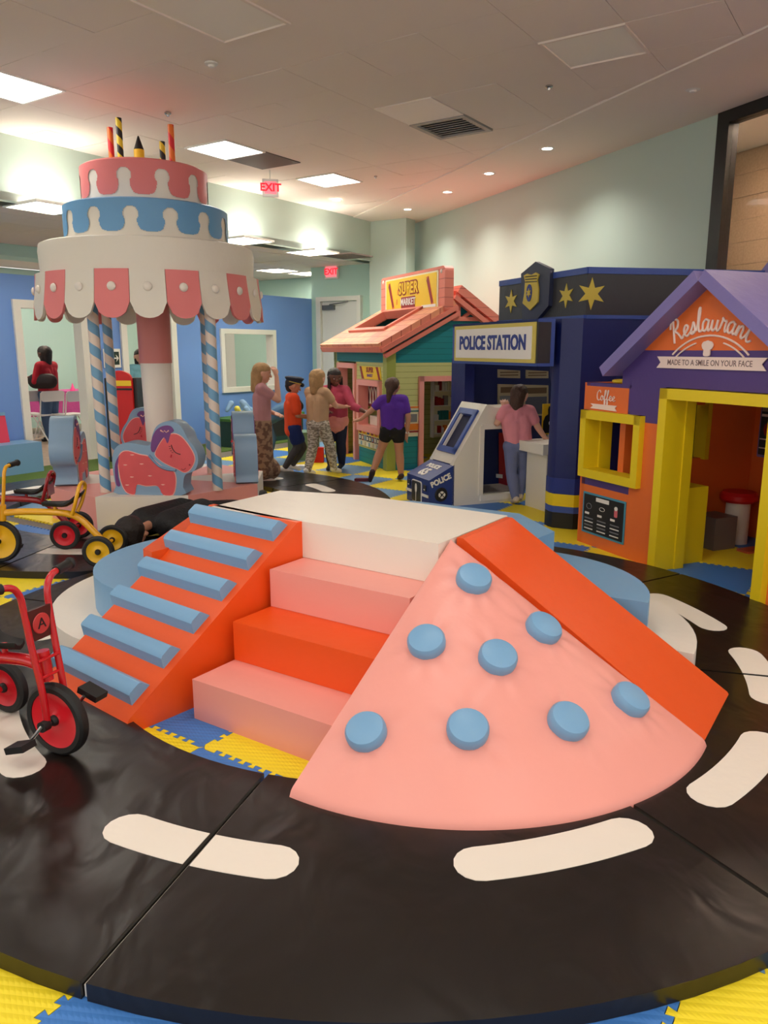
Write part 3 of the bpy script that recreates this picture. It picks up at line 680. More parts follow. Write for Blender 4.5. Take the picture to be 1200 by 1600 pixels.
# candles
def candle(x, y, h, m, label, r=.026, crayon=False):
    c = thing('cake_candle', label, 'candle', (CC.x + x, CC.y + y, 3.037))
    o = lathe('candle_stick', [(0, 0), (r, 0), (r, h), (r*.3, h + .005), (0, h + .005)], m, c, 16)
    if crayon: lathe('crayon_tip', [(r, h), (r*.9, h + .01), (r*.15, h + .11), (0, h + .115)], blackp, c, 16)
    return c
def mat_spiral(name, c1, c2, k=7):
    m = stripe.copy(); m.name = name; nt = m.node_tree
    for n in nt.nodes:
        if n.bl_idname == 'ShaderNodeMix': n.inputs['A'].default_value = (*srgb([v/255 for v in c1]), 1); n.inputs['B'].default_value = (*srgb([v/255 for v in c2]), 1)
        if n.bl_idname == 'ShaderNodeMath' and n.operation == 'MULTIPLY': n.inputs[1].default_value = k
    return m
ro = mat_spiral('red_orange_spiral', (226, 40, 46), (240, 120, 40), 5); by = mat_spiral('black_yellow_spiral', (28, 28, 30), (232, 208, 50), 7)
candle(-.285, .02, .36, ro, 'red and orange striped candle, leftmost on the cake'); candle(-.16, -.12, .40, by, 'tallest black and yellow striped candle on the cake')
candle(-.005, -.1, .15, yellp, 'short yellow crayon-shaped candle in the middle of the cake', .045, True); candle(.15, .08, .26, by, 'shorter black and yellow striped candle on the cake')
candle(.30, -.18, .33, ro, 'red and orange striped candle, rightmost on the cake')

# ponies (drawn in crop pixels, 1 px = .001025 m)
K = .001025
def pp(l): return [((x - 575)*K, (1190 - y)*K) for x, y in l]
sil = pp([(320,1190),(300,1120),(288,1040),(284,950),(290,870),(318,805),(370,768),(440,757),(530,772),(600,778),(625,745),(640,690),(675,625),(735,588),(800,580),(858,600),(898,648),(930,715),(978,780),(1008,850),(1005,925),(970,985),(905,1010),(882,1050),(872,1120),(852,1190)])
body = pp([(430,1184),(385,1162),(352,1085),(338,970),(342,885),(375,838),(430,828),(520,855),(590,868),(640,900),(700,950),(770,985),(805,1000),(812,1080),(782,1182),(700,1184),(672,1130),(640,1108),(560,1112),(490,1100),(470,1140),(460,1182)])
head = pp([(655,850),(692,775),(750,705),(820,682),(880,705),(932,768),(975,845),(978,905),(940,970),(890,995),(830,965),(760,935),(700,900)])
mane = pp([(622,815),(630,740),(668,660),(728,620),(790,616),(822,655),(795,680),(765,760),(738,710),(690,765),(650,830)])
tail = pp([(352,858),(310,930),(300,1020),(308,1112),(338,1115),(326,1040),(330,950),(345,890)])
pony_side = vinyl('pony_edge_vinyl', (138, 168, 196)); pony_pink = mat('pony_pink_print', (226, 92, 96), .45, .3, 9, var=.16, vscale=5); pony_purple = mat('pony_purple_print', (116, 62, 130), .45); pony_rim = mat('pony_rim_print', (248, 188, 176), .45); rein_m = mat('pony_rein_print', (122, 150, 182), .45)
def patch(name, P, par, sgn, m, lift, grow=0):
    cx = sum(p[0] for p in P)/len(P); cy = sum(p[1] for p in P)/len(P)
    Q = smoothpts([(x, y, 0) for x, y in P], 3, True)
    if grow: Q = [q + (q - Vector((cx, cy, 0))).normalized()*grow for q in Q]
    z = .1
    a, b = (z - .002, z + lift) if sgn > 0 else (-z - lift, -z + .002)
    return prism(name, Q, a, b, m, par)
def make_pony():
    t = thing('ride_on_pony', '', 'ride')
    M_ = stand(Vector((0, 0, 0)), (1, 0, 0), (0, -1, 0))
    bm = bmesh.new(); Q = smoothpts([(x, y, 0) for x, y in sil], 3, True); aprism(bm, [(q.x, max(0, q.y)) for q in Q], -.1, .1)
    bev(bm, .018, 3, .9); bmesh.ops.triangulate(bm, faces=[f for f in bm.faces if len(f.verts) > 4]); bmesh.ops.transform(bm, matrix=M_, verts=bm.verts)
    fin('pony_body', bm, pony_side, t, ang=.7)
    def tr(o): o.data.transform(M_); return o
    for s in (1, -1):
        tr(patch('body_rim', body, t, s, pony_rim, .003, .008)); tr(patch('body_print', body, t, s, pony_pink, .0055))
        tr(patch('tail_print', tail, t, s, pony_purple, .004)); tr(patch('head_rim', head, t, s, pony_rim, .004, .007)); tr(patch('head_print', head, t, s, pony_pink, .0065)); tr(patch('mane_print', mane, t, s, pony_purple, .0075))
        z = .107*s
        def st(l, r): return [Vector(((x - 575)*K, (1190 - y)*K, z)) for x, y in l]
        tr(tube('rein', st([(602,858),(640,905),(690,950),(760,975),(822,978)], 1), .011, rein_m, t, 8, 4))
        tr(tube('eyelid', st([(795,770),(805,805),(830,835),(868,848)], 1), .0035, blackp, t, 6, 3))
        for (x, y) in ((788,782),(790,800),(797,818),(810,832)): tr(tube('eyelash', st([(x,y),(x-14,y+2)], 1), .0022, blackp, t, 5))
        tr(tube('mouth', st([(868,968),(885,975),(905,960)], 1), .003, redp, t, 5, 3)); tr(tube('nostril', st([(935,930),(945,938)], 1), .006, redp, t, 6)); tr(tube('cheek', st([(785,862),(792,864)], 1), .012, mat('cheek_print', (222, 40, 70), .5), t, 10))
        for (x, y) in ((460,856),(395,940),(535,930),(445,1040),(400,1108),(600,1028),(705,1100)): tr(tube('star_print', st([(x-16,y),(x,y+2),(x+16,y)], 1), [.002, .006, .002], pony_rim, t, 6))
        tr(tube('bow', st([(712,652),(735,668),(745,655),(760,670),(782,655)], 1), [.008, .004, .006, .004, .008], pony_rim, t, 6))
    return t
py = make_pony()
def pony_at(o, x, y, rz, label): o.location = (x, y, .286); o.rotation_euler = (0, 0, rz); o['label'] = label
lst = [(-1.99, 6.52, radians(-5), 'pink ride-on pony facing right at the front of the carousel'), (-1.32, 7.25, radians(103), 'ride-on pony at the right of the carousel seen from behind, only its blue edge showing'),
       (-2.27, 8.0, radians(174), 'ride-on pony behind the carousel column, its pink head showing to the left'), (-2.93, 7.15, radians(-78), 'ride-on pony at the left of the carousel seen end-on beside the striped poles')]
for k, (x, y, rz, s) in enumerate(lst):
    o = py if k == 0 else copy_tree(py); pony_at(o, x, y, rz, s); o['group'] = 'ponies on the carousel'

# ------------------------------------------------------------------ tricycles
def wheel(par, x, y, r, w, hubm, name='wheel'):
    q = M4((x, y, r), (pi/2, 0, 0))
    o = lathe(name, [(r - .03, -w*.5), (r - .012, -w*.52), (r - .002, -w*.32), (r, 0), (r - .002, w*.32), (r - .012, w*.52), (r - .03, w*.5), (r - .034, 0), (r - .03, -w*.5)], rubber, par, 40, q)
    lathe('wheel_disc', [(0, w*.30), (.02, w*.30), (.03, w*.15), (r*.5, w*.12), (r - .035, w*.35), (r - .028, w*.42), (r - .028, -w*.42), (r - .035, -w*.35), (r*.5, -w*.12), (.03, -w*.15), (.02, -w*.30), (0, -w*.30)], hubm, o, 40, q)
    for s in (1, -1): lathe('hub_cap', [(0, s*w*.75), (.014, s*w*.72), (.02, s*w*.5), (.021, s*w*.1)], rubber, o, 16, q)
    return o
def tricycle(label, loc, yaw, fm, hubm, L=.5, rf=.135, rr=.105, grip_z=.64, plate=False, hb=.2, seat_m=rubber, backrest='loop'):
    t = thing('tricycle', label, 'tricycle', loc, yaw)
    wheel(t, 0, 0, rf, .042, hubm, 'front_wheel')
    for s in (1, -1): wheel(t, -L, s*.17, rr, .04, hubm, 'rear_wheel')
    top = grip_z
    for s in (1, -1):
        tube('fork', [(0, s*.045, rf - .01), (-.008, s*.047, rf + .12), (-.035, s*.052, top - .22), (-.05, s*.055, top - .1), (-.055, s*.062, top - .04), (-.06, s*hb*.62, top - .005), (-.075, s*hb, top)], .0125, fm, t, 10, 5)
        g = tube('handle_grip', [(-.068, s*hb*.82, top - .001), (-.085, s*(hb + .055), top + .004)], .0185, rubber, t, 12)
        lathe('grip_end', [(0, -.012), (.02, -.01), (.024, 0), (.02, .01), (0, .012)], rubber, g, 14, M4((-.087, s*(hb + .062), top + .004), (pi/2, 0, 0)))
    for zz in ((rf + .17), (rf + .235)): tube('fork_brace', [(-.014, -.048, zz), (-.014, .048, zz)], .006, fm, t, 6)
    if plate:
        pl = box('number_plate', -.046, -.036, -.05, .05, top - .215, top - .10, mat('plate_brown', (70, 26, 24), .4), t, .003)
        lathe('badge_disc', [(0, .003), (.036, .003), (.038, 0)], mat('badge_red', (196, 60, 60), .45), pl, 24, M4((-.034, 0, top - .157), (0, pi/2, 0)))
        text('badge_letter', 'A', .055, blackp, pl, M4((-.030, 0, top - .157), (pi/2, 0, pi/2)), .001)
    # cranks and pedals
    tube('crank', [(-.05, -.085, rf - .06), (-.02, -.08, rf - .025), (0, -.075, rf), (0, .075, rf), (.02, .08, rf + .025), (.05, .085, rf + .06)], .007, steel, t, 8)
    for s in (1, -1): box('pedal', -.045, .045, -.03, .03, -.012, .012, rubber, t, .006, mtx=M4((s*.052, s*.125, rf + s*.06), (0, .3*s, 0)))
    tube('axle_boss', [(0, -.045, rf), (0, -.075, rf)], .02, rubber, t, 12)
    # head tube and main frame
    hz_ = rf + .2
    tube('head_tube', [(-.035, 0, hz_ - .055), (-.045, 0, hz_ + .055)], .026, fm, t, 14)
    tube('main_frame', [(-.06, 0, hz_), (-L*.35, 0, hz_ + .005), (-L*.72, 0, hz_ - .025), (-L*.92, 0, rr + .08), (-L, 0, rr)], [.026, .026, .026, .026, .026, .026] and .024, fm, t, 12, 5)
    tube('rear_axle', [(-L, -.17, rr), (-L, .17, rr)], .013, fm, t, 10)
    sx = -L*.62
    tube('seat_post', [(sx + .05, 0, hz_ - .02), (sx + .05, 0, hz_ + .055)], .011, fm, t, 8)
    bm = bmesh.new(); rows = []
    for k in range(11):
        u = k/10; x = sx + .13 - .27*u; w = .022 + .075*(u**1.3) if u < .85 else .09 - (u - .85)*.2; z = hz_ + .058 + .075*max(0, u - .55)**1.4*3 - .008*sin(u*pi)
        rows.append([bm.verts.new((x, w*v, z + .018*abs(v)**2 - (.016 if lay else 0))) for lay in (0, 1) for v in (-1, -.5, 0, .5, 1)])
    for a_, b_ in zip(rows, rows[1:]):
        for q in range(4): bm.faces.new((a_[q], a_[q+1], b_[q+1], b_[q])); bm.faces.new((a_[5+q], b_[5+q], b_[6+q], a_[6+q]))
        bm.faces.new((a_[0], b_[0], b_[5], a_[5])); bm.faces.new((a_[4], a_[9], b_[9], b_[4]))
    for r_ in (rows[0], rows[-1]): bm.faces.new([r_[0], r_[1], r_[2], r_[3], r_[4], r_[9], r_[8], r_[7], r_[6], r_[5]])
    bmesh.ops.recalc_face_normals(bm, faces=bm.faces); fin('seat', bm, seat_m, t, ang=1)
    bx = sx - .11
    tube('back_loop', [(bx + .03, -.055, hz_ - .01), (bx, -.075, hz_ + .06), (bx - .03, -.075, hz_ + .16), (bx - .035, -.03, hz_ + .2), (bx - .035, .03, hz_ + .2), (bx - .03, .075, hz_ + .16), (bx, .075, hz_ + .06), (bx + .03, .055, hz_ - .01)], .013, fm, t, 10, 4)
    if backrest == 'panel': prism('back_panel', [(-.07, .03), (.07, .03), (.07, .15), (.04, .19), (-.04, .19), (-.07, .15)], -.004, .004, fm, t, .002, mtx=stand(Vector((bx - .02, 0, hz_)), (0, 1, 0), (1, 0, .2)))
    if not plate: text('lettering', 'TRICYCLE', .03, dgrey, t, M4((-L*.38, .0255, hz_ + .002), (pi/2, 0, pi)), .001) if False else None
    return t
def heading(x, y): return atan2(y, x)
tricycle('red tricycle with a letter A plate in the left foreground', (-1.185, 2.575, MH), heading(.92, -.39), red_m, redhub, L=.45, rf=.137, rr=.11, grip_z=.655, plate=True, hb=.145)
tricycle('yellow tricycle on the road mat in front of the carousel', (-2.66, 5.16, MH), heading(-1, -.06), yel_m, yelhub, L=.72, rf=.15, rr=.108, grip_z=.66, hb=.15)
tricycle('dark red tricycle behind the yellow tricycle', (-3.05, 5.62, MH), heading(-1, -.08), dred_m, redhub, L=.69, rf=.15, rr=.108, grip_z=.70, hb=.17, backrest='panel')

# ------------------------------------------------------------------ supermarket playhouse
def frame_rect(name, y0, y1, z0, z1, t, d0, d1, m, par, r=.02, bottom=True, plane='x', off=0):
    """four padded bars around an opening; plane 'x': opening in a wall of constant x (runs along y); 'y': wall of constant y (runs along x)"""
    def b(u0, u1, w0, w1):
        if plane == 'x': return box(name, d0, d1, u0, u1, w0, w1, m, par, r)
        return box(name, u0, u1, d0, d1, w0, w1, m, par, r)
    b(y0 - t, y0, z0 if bottom else 0, z1 + t); b(y1, y1 + t, z0 if bottom else 0, z1 + t); b(y0 - t*.98, y1 + t*.98, z1, z1 + t)
    if bottom: b(y0 - t*.98, y1 + t*.98, z0 - t, z0)
FX = lambda x, y, z: stand(Vector((x, y, z)), (0, -1, 0), (-1, 0, 0))   # drawing on a wall facing -x
FY = lambda x, y, z: stand(Vector((x, y, z)), (1, 0, 0), (0, -1, 0))    # drawing on a wall facing -y
def rrect(x0, x1, y0, y1, r, n=4):
    P = []
    for cx, cy, a in ((x1-r, y1-r, 0), (x0+r, y1-r, 90), (x0+r, y0+r, 180), (x1-r, y0+r, 270)):
        for k in range(n+1): w = radians(a + 90*k/n); P.append((cx + r*cos(w), cy + r*sin(w)))
    return P
sm = thing('supermarket_playhouse', 'pink roofed green and teal toy supermarket playhouse at the back', 'playhouse', (.05, 9.56, 0), TH)
def sb(x0, x1, y0, y1, z0, z1, m, r=.006, name='wall_panel'): return box(name, x0, x1, y0, y1, z0, z1, m, sm, r)
sb(-.03, .09, -.03, .09, 0, 1.46, green_v, .02, 'corner_post'); sb(.0, .1, 1.86, 1.98, 0, 1.46, green_v, .02, 'corner_post')
sb(0, .09, .09, 1.0, 0, .2, sm_teal); sb(0, .09, .09, 1.0, .2, .45, sm_green); sb(0, .09, .09, .22, .45, 1.33, sm_green); sb(0, .09, .98, 1.1, .45, 1.33, sm_green)
sb(0, .09, .22, .98, 1.09, 1.33, sm_green); sb(0, .09, 1.78, 1.86, 0, 1.33, sm_green); sb(0, .09, .09, 1.86, 1.33, 1.46, sm_teal)
frame_rect('window_frame', .27, .93, .50, 1.03, .075, -.035, .11, pink, sm, .022)
frame_rect('door_frame', 1.14, 1.72, 0, 1.24, .07, -.035, .11, pink, sm, .022, False)
# right side
sb(.09, .41, 0, .09, 0, .42, sm_teal); sb(.09, .41, 0, .09, .42, 1.33, sm_green); sb(.41, 1.9, 0, .09, 1.16, 1.33, sm_green); sb(1.07, 1.9, 0, .09, 0, 1.16, sm_green)
frame_rect('door_frame', .48, 1.02, 0, 1.10, .065, -.03, .11, pink, sm, .02, False, 'y')
prism('gable', [(0, 1.33), (1.9, 1.33), (1.9, 1.5), (.93, 2.12), (0, 1.47)], -.09, 0, sm_teal, sm, .004, mtx=FY(0, 0, 0))
sb(1.9, 1.98, 0, 1.95, 0, 1.5, sm_green); sb(.0, 1.95, 1.9, 1.98, 0, 1.45, sm_green)
prism('gable', [(0, 1.33), (1.9, 1.33), (1.9, 1.5), (.93, 2.12), (0, 1.47)], -.09, 0, sm_teal, sm, .004, mtx=FY(0, 1.9, 0))
# roof slopes
def slope_m(x, z, ang): return M4((x, 0, z), (0, -ang, 0))
an = atan2(.52, 1.0); RL = 1.15; ms = slope_m(-.13, 1.47, an)
def rb(u0, u1, y0, y1, w0, w1, m, r=.025, name='roof_slab', mm=None): return box(name, u0, u1, y0, y1, w0, w1, m, sm, r, mtx=mm or ms)
rb(0, .40, -.1, 2.1, 0, .1, shingle); rb(.40, .96, -.1, .50, 0, .1, shingle); rb(.40, .96, 1.7, 2.1, 0, .1, shingle); rb(.96, RL, -.1, 2.1, 0, .1, shingle)
for q in ((.38, .98, .46, .54), (.38, .98, 1.66, 1.74), (.36, .43, .46, 1.74), (.93, 1.0, .46, 1.74)): rb(*q, .02, .13, vinyl('salmon_vinyl', (232, 132, 112)), .02, 'skylight_frame')
rb(-.012, .03, -.11, 2.11, -.012, .06, MATS['salmon_vinyl'], .015, 'eave_trim')
rb(0, RL, -.13, -.06, -.02, .035, MATS['salmon_vinyl'], .02, 'gable_trim'); rb(.02, RL, -.10, -.04, -.10, -.05, MATS['salmon_vinyl'], .018, 'gable_trim')
box('skylight_dark_sheet', .12, 1.0, .4, 1.85, 1.42, 1.45, blackp, sm)  # black sheet stands in for the dark interior below the skylight
m2 = slope_m(.90, 2.20, -atan2(.66, 1.0))
rb(0, 1.28, -.1, 2.1, -.02, .08, sm_pinkp, .025, mm=m2); rb(0, 1.28, -.12, -.05, -.12, -.06, MATS['salmon_vinyl'], .018, 'gable_trim', m2)
box('truss_beam', .85, 1.55, -.06, .0, 1.84, 1.89, MATS['salmon_vinyl'], sm, .015); tube('truss_brace', [(1.0, -.03, 1.88), (1.2, -.03, 2.0)], .025, MATS['salmon_vinyl'], sm, 8)
box('truss_post', .88, .95, -.07, 0, 1.88, 2.2, MATS['salmon_vinyl'], sm, .015)
# roof sign
sg = prism('sign_board', rrect(-1.0, 1.0, 0, .56, .06), -.06, .06, sm_pinkp, sm, .03, mtx=FX(.76, .88, 1.93))
def on(o_, name, P, z0, z1, m, M_): return prism(name, P, z0, z1, m, o_, 0, mtx=M_)
ms_ = FX(.70, .88, 1.93)
on(sg, 'sign_panel', rrect(-.83, .83, .06, .52, .02), 0, .006, creamp, ms_); on(sg, 'sign_panel', rrect(-.79, .79, .08, .50, .01), .004, .009, yellp, ms_)
def shop_print(par, M_, k=1.0, full=True):
    def q(*a): return M_ @ M4(*a) @ Matrix.Scale(k, 4)
    text('lettering', 'SUPER', .20, redp, par, q((-.05, .36, .009)), .002, .024, spacing=1.12); text('lettering', 'SUPER', .20, yellp, par, q((-.05, .36, .013)), .002, .007, spacing=1.12)
    o = prism('sign_print', rrect(-.24, .14, .12, .25, .01), .008*k, .011*k, redp, par, 0, mtx=q((0, 0, 0)) if False else q((0, 0, .0))) if k != 1 else prism('sign_print', rrect(-.27, .17, .11, .255, .01), .009, .012, redp, par, 0, mtx=M_)
    text('lettering', 'MARKET', .125, whitep, par, q((-.05, .185, .013)), .002, .003)
shop_print(sg, ms_)
for x0, s in ((-.62, 1), (.6, 1)):
    on(sg, 'sign_print', [(x0 - .1, .46), (x0 - .03, .47), (x0 + .12, .13), (x0 + .05, .10)], .009, .011, orangep, ms_); on(sg, 'sign_print', [(x0 - .09, .42), (x0 - .04, .47), (x0 + .1, .15), (x0 + .06, .12)], .010, .012, redp, ms_)
on(sg, 'sign_print', rrect(.38, .78, .085, .12, .003), .012, .014, whitep, ms_)
for x, y in ((.25, .3), (-.42, .2), (-.38, .33)): on(sg, 'sign_print', [(x-.02, y-.04), (x+.02, y-.03), (x+.015, y+.04), (x-.015, y+.03)], .009, .011, orangep, ms_)
for y in (-.92, .9): lathe('sign_rivet', [(0, .012), (.02, .008), (.026, 0)], whitep, sg, 12, FX(.70, .88, 1.93) @ M4((y, .5, 0)))
# small poster above the shop window, counter prints below it
mp_ = FX(-.002, .575, 1.115)
po = prism('poster', [(-.36, .16), (.34, .16), (.38, 0), (-.28, 0)], 0, .008, yellp, sm, 0, mtx=mp_)
prism('poster_print', [(-.36, .16), (-.30, .16), (-.2, 0), (-.28, 0)], .008, .010, redp, po, 0, mtx=mp_); prism('poster_print', [(.2, .16), (.27, .16), (.36, 0), (.3, 0)], .008, .010, redp, po, 0, mtx=mp_)
text('lettering', 'SUPER', .085, redp, po, mp_ @ M4((0, .115, .009)), .001, .004); text('lettering', 'MARKET', .05, purpp, po, mp_ @ M4((0, .045, .009)), .001, .002)
md = FX(-.004, .99, .0)
cp = prism('counter_print', [(0, .23), (.86, .23), (.86, .44), (0, .44)], 0, .008, creamp, sm, 0, mtx=md)
prism('counter_print_band', [(.01, .385), (.85, .385), (.85, .435), (.01, .435)], .008, .010, yellp, cp, 0, mtx=md)
for k in range(6): prism('counter_print_label', rrect(.04 + k*.14, .12 + k*.14, .395, .425, .004), .010, .012, (redp, orangep, bluep)[k % 3], cp, 0, mtx=md)
for k in range(9):
    prism('counter_print_box', rrect(.03 + k*.09, .105 + k*.09, .30, .375, .004), .008, .011, (blackp, redp, greyp, blackp)[k % 4], cp, 0, mtx=md)
    prism('counter_print_box', rrect(.045 + k*.09, .09 + k*.09, .315, .36, .004), .011, .013, (whitep, creamp, lbluep)[k % 3], cp, 0, mtx=md)
for k in range(12): prism('counter_print_jar', rrect(.02 + k*.07, .065 + k*.07, .235, .285, .004), .008, .010, (whitep, lbluep, creamp, mat('beige_print', (206, 190, 150), .5))[k % 4], cp, 0, mtx=md)
# things seen through the shop window: hanging white loops print and till
wp_ = box('window_print', .13, .15, .34, 1.2, .74, 1.04, mat('maroon_print', (150, 60, 70), .5), sm)
for k in range(5): tube('window_print_loop', smoothpts([(.12, .5 + k*.1, .78), (.12, .48 + k*.1, .88), (.12, .53 + k*.1, 1.0), (.12, .58 + k*.1, .88), (.12, .56 + k*.1, .78)], 3), .008, whitep, wp_, 6)
box('till', .12, .3, .5, .9, .5, .62, tubwhite, sm, .02); box('shop_counter', .12, .5, .25, .95, .3, .5, red_v, sm, .02)
# side poster
sp2 = box('side_poster', .15, .41, -.012, 0, .42, .80, creamp, sm)
box('side_poster_band', .15, .41, -.016, -.012, .50, .58, orangep, sp2); box('side_poster_band', .15, .41, -.016, -.012, .47, .49, redp, sp2); box('side_poster_band', .17, .39, -.016, -.012, .60, .70, greyp, sp2); box('side_poster_band', .15, .41, -.017, -.012, .73, .745, tealp, sp2); box('side_poster_band', .15, .41, -.017, -.012, .775, .795, orangep, sp2)
# shelf seen through the side door
sh = box('shelf_back', .98, 1.5, .78, .80, .30, 1.12, creamp, sm)
for z in (.36, .54, .74, .94, 1.1): box('shelf_board', .98, 1.5, .70, .79, z - .012, z, whitep, sh)
for x in (.98, 1.49): box('shelf_side', x - .006, x + .012, .70, .79, .3, 1.12, whitep, sh)
random.seed(3)
for z in (.36, .54, .74, .94):
    x = 1.01
    while x < 1.45:
        w = random.uniform(.03, .06); h = random.uniform(.07, .13)
        box('product', x, x + w, .72, .77, z, z + h, random.choice((redp, orangep, creamp, tealp, redp, greyp, whitep)), sh, .004); x += w + .008
for z0, z1 in ((.97, 1.06), (.76, .92), (.6, .64)): box('wall_print', .62, .78, 1.2, 1.22, z0, z1, blackp, sm)
box('partition', .55, 1.6, 1.22, 1.26, 0, 1.4, sm_green, sm)

# ------------------------------------------------------------------ police station
def ray_(px, py):
    u = (px - 600)/1202; v = -(py - 800)/1202; P_ = radians(11.98); c, s = cos(P_), sin(P_)
    return Vector((u, c + v*s, -s + v*c))
def hit(px, py, P, Q):
    P = Vector(P); Q = Vector(Q); r = ray_(px, py); d = Q - P; n = Vector((-d.y, d.x)); t = (n.x*P.x + n.y*P.y)/(n.x*r.x + n.y*r.y)
    return Vector((r.x*t, r.y*t, 1.5 + r.z*t))
def adopt(o, par): o.parent = par; o.matrix_parent_inverse = Matrix.Translation(-par.location); return o
def wall_mtx(P, Q, off=0, z=0):
    """drawing plane on the vertical plane through ground points P (left) and Q (right); normal toward the camera"""
    P = Vector((P[0], P[1], 0)); Q = Vector((Q[0], Q[1], 0)); d = (Q - P).normalized(); n = Vector((d.y, -d.x, 0))
    return stand(P + n*off + Vector((0, 0, z)), d, n)
def on_wall(pxs, P, Q):
    P2 = Vector((P[0], P[1], 0)); d = (Vector((Q[0], Q[1], 0)) - P2).normalized(); out = []
    for x, y in pxs: h = hit(x, y, (P[0], P[1]), (Q[0], Q[1])); out.append(((h - P2).dot(d), h.z))
    return out
ps = thing('police_playhouse', 'navy toy police station playhouse with star parapet and column', 'playhouse', (1.5, 7.0, 0))
def pa(o): return adopt(o, ps)
PA_ = (1.11, 7.67); PB_ = (1.62, 6.37); pc3 = w_at(1060, 421, 2.13); PC_ = (pc3.x, pc3.y); pdir = (Vector((PC_[0], PC_[1])) - Vector(PB_)); PD_ = (PC_[0] + pdir.x, PC_[1] + pdir.y)
def strip(name, P, Q, z0, z1, t, m, r=.01, off=0):
    d = (Vector(Q) - Vector(P)).normalized(); n = Vector((d.y, -d.x)); a = Vector(P) + n*off; b = Vector(Q) + n*off
    return pa(prism(name, [a, b, b - n*t, a - n*t], z0, z1, m, None, r))
for P, Q in ((PA_, PB_), (PB_, PD_)):
    strip('parapet', P, Q, 1.76, 2.10, .1, dgrey); strip('parapet_trim', P, Q, 2.085, 2.135, .12, midblue, .01, .008); strip('parapet_trim', P, Q, 1.735, 1.765, .14, midblue, .008, .02)
mw = wall_mtx(PA_, PB_)
for (x, y, s) in ((799, 471, 18), (885, 462, 18.5), (779, 474, 15)):
    (u, z), = on_wall([(x, y)], PA_, PB_); k = Vector(PA_).lerp(Vector(PB_), .5).length; R_ = s*(7.2 if x < 820 else 6.55)/1229
    st_ = [(q[0]*1.25*.9, q[1]) for q in star_pts(0, 0, R_, R_*.42, 6, pi/2)]
    st_ = [(max(u + a_, .01), z + b_) for a_, b_ in st_] if x == 779 else [(u + a_, z + b_) for a_, b_ in st_]
    if x == 779: continue
    pa(prism('gold_star', st_, 0, .006, gold, None, 0, mtx=mw))
(u, z), = on_wall([(924, 459)], PB_, PD_)
pa(prism('gold_star', [(u + a_, z + b_) for a_, b_ in star_pts(0, 0, .125, .052, 6)], 0, .006, gold, None, 0, mtx=wall_mtx(PB_, PD_)))
# badge
bq = on_wall([(820,428),(843,409),(866,420),(863,478),(845,499),(822,500)], PA_, PB_)
bd = pa(prism('badge_board', bq, .0, .04, mat('badge_navy', (40, 48, 76), .45), None, .012, mtx=mw))
bo = on_wall([(826,431),(831,428),(838,430),(845,426),(850,429),(847,438),(849,452),(848,472),(836,485),(824,474),(827,458),(828,440)], PA_, PB_)
pa(prism('badge_shield', bo, .04, .052, gold, None, .004, mtx=mw)); bi = on_wall([(835,458)], PA_, PB_)[0]
pa(prism('badge_oval', [(bi[0] + .045*cos(2*pi*k/20), bi[1] + .075*sin(2*pi*k/20)) for k in range(20)], .05, .057, bluep, None, 0, mtx=mw))
pa(prism('badge_star', star_pts(bi[0], bi[1], .04, .018, 6), .056, .062, gold, None, 0, mtx=mw))
for k in range(3):
    q = on_wall([(829, 433 + k*4), (847, 431 + k*4.5)], PA_, PB_); pa(tube('badge_band', [mw @ Vector((q[0][0], q[0][1], .053)), mw @ Vector((q[1][0], q[1][1], .053))], .004, dgrey, None, 6))
# body column and base bands
E_ = (1.41, 6.57); colp = [E_, (1.42, 6.48), (1.445, 6.435), (1.60, 6.355), (1.66, 6.365), PD_, (PD_[0] - .2, PD_[1] + .6), (1.62, 6.85), (1.5, 6.62)]
pa(prism('column', colp, .0, 1.74, navy, None, .006))
cc_ = Vector((1.75, 6.6))
def band(name, z0, z1, m, gr): pa(prism(name, [Vector(p) + (Vector(p) - cc_).normalized()*gr for p in colp[:5]] + [(1.9, 6.42), (1.62, 6.7)], z0, z1, m, None, .003))
band('column_base', 0, .135, blackp, .006); band('column_band', .136, .19, midblue, .006); band('column_band', .191, .295, yellow, .008); band('column_band', .297, .43, vinyl('deep_blue_vinyl', (34, 52, 130)), .006)
# header over the recess, roof slab, sign box
SL = (.68, 7.80); SR = (1.235, 6.335)
strip('header', PA_, E_, 1.36, 1.735, .1, navy); pa(prism('canopy_slab', [SL, SR, E_, PA_, (.9, 8.1)], 1.70, 1.735, navy, None, .006))
strip('sign_box', SL, SR, 1.36, 1.735, .16, midblue, .02); mw2 = wall_mtx(SL, SR)
sgn = strip('sign_end', Vector(SR) + Vector((.002, -.005)), Vector(SR) + Vector((.13, .05)), 1.385, 1.71, .1, dgrey, .004)
w_ = (Vector(SR) - Vector(SL)).length
so = pa(prism('sign_panel', rrect(.06, w_ - .02, 1.385, 1.712, .005), 0, .01, mat('pale_yellow_print', (214, 196, 92), .5), None, 0, mtx=mw2))
pa(prism('sign_panel', rrect(.105, w_ - .07, 1.415, 1.68, .003), .01, .016, whitep, None, 0, mtx=mw2))
pa(text('lettering', 'POLICE STATION', .17, bluep, None, mw2 @ M4((w_*.5 + .02, 1.547, .016)), .004, .006, width=1.22))
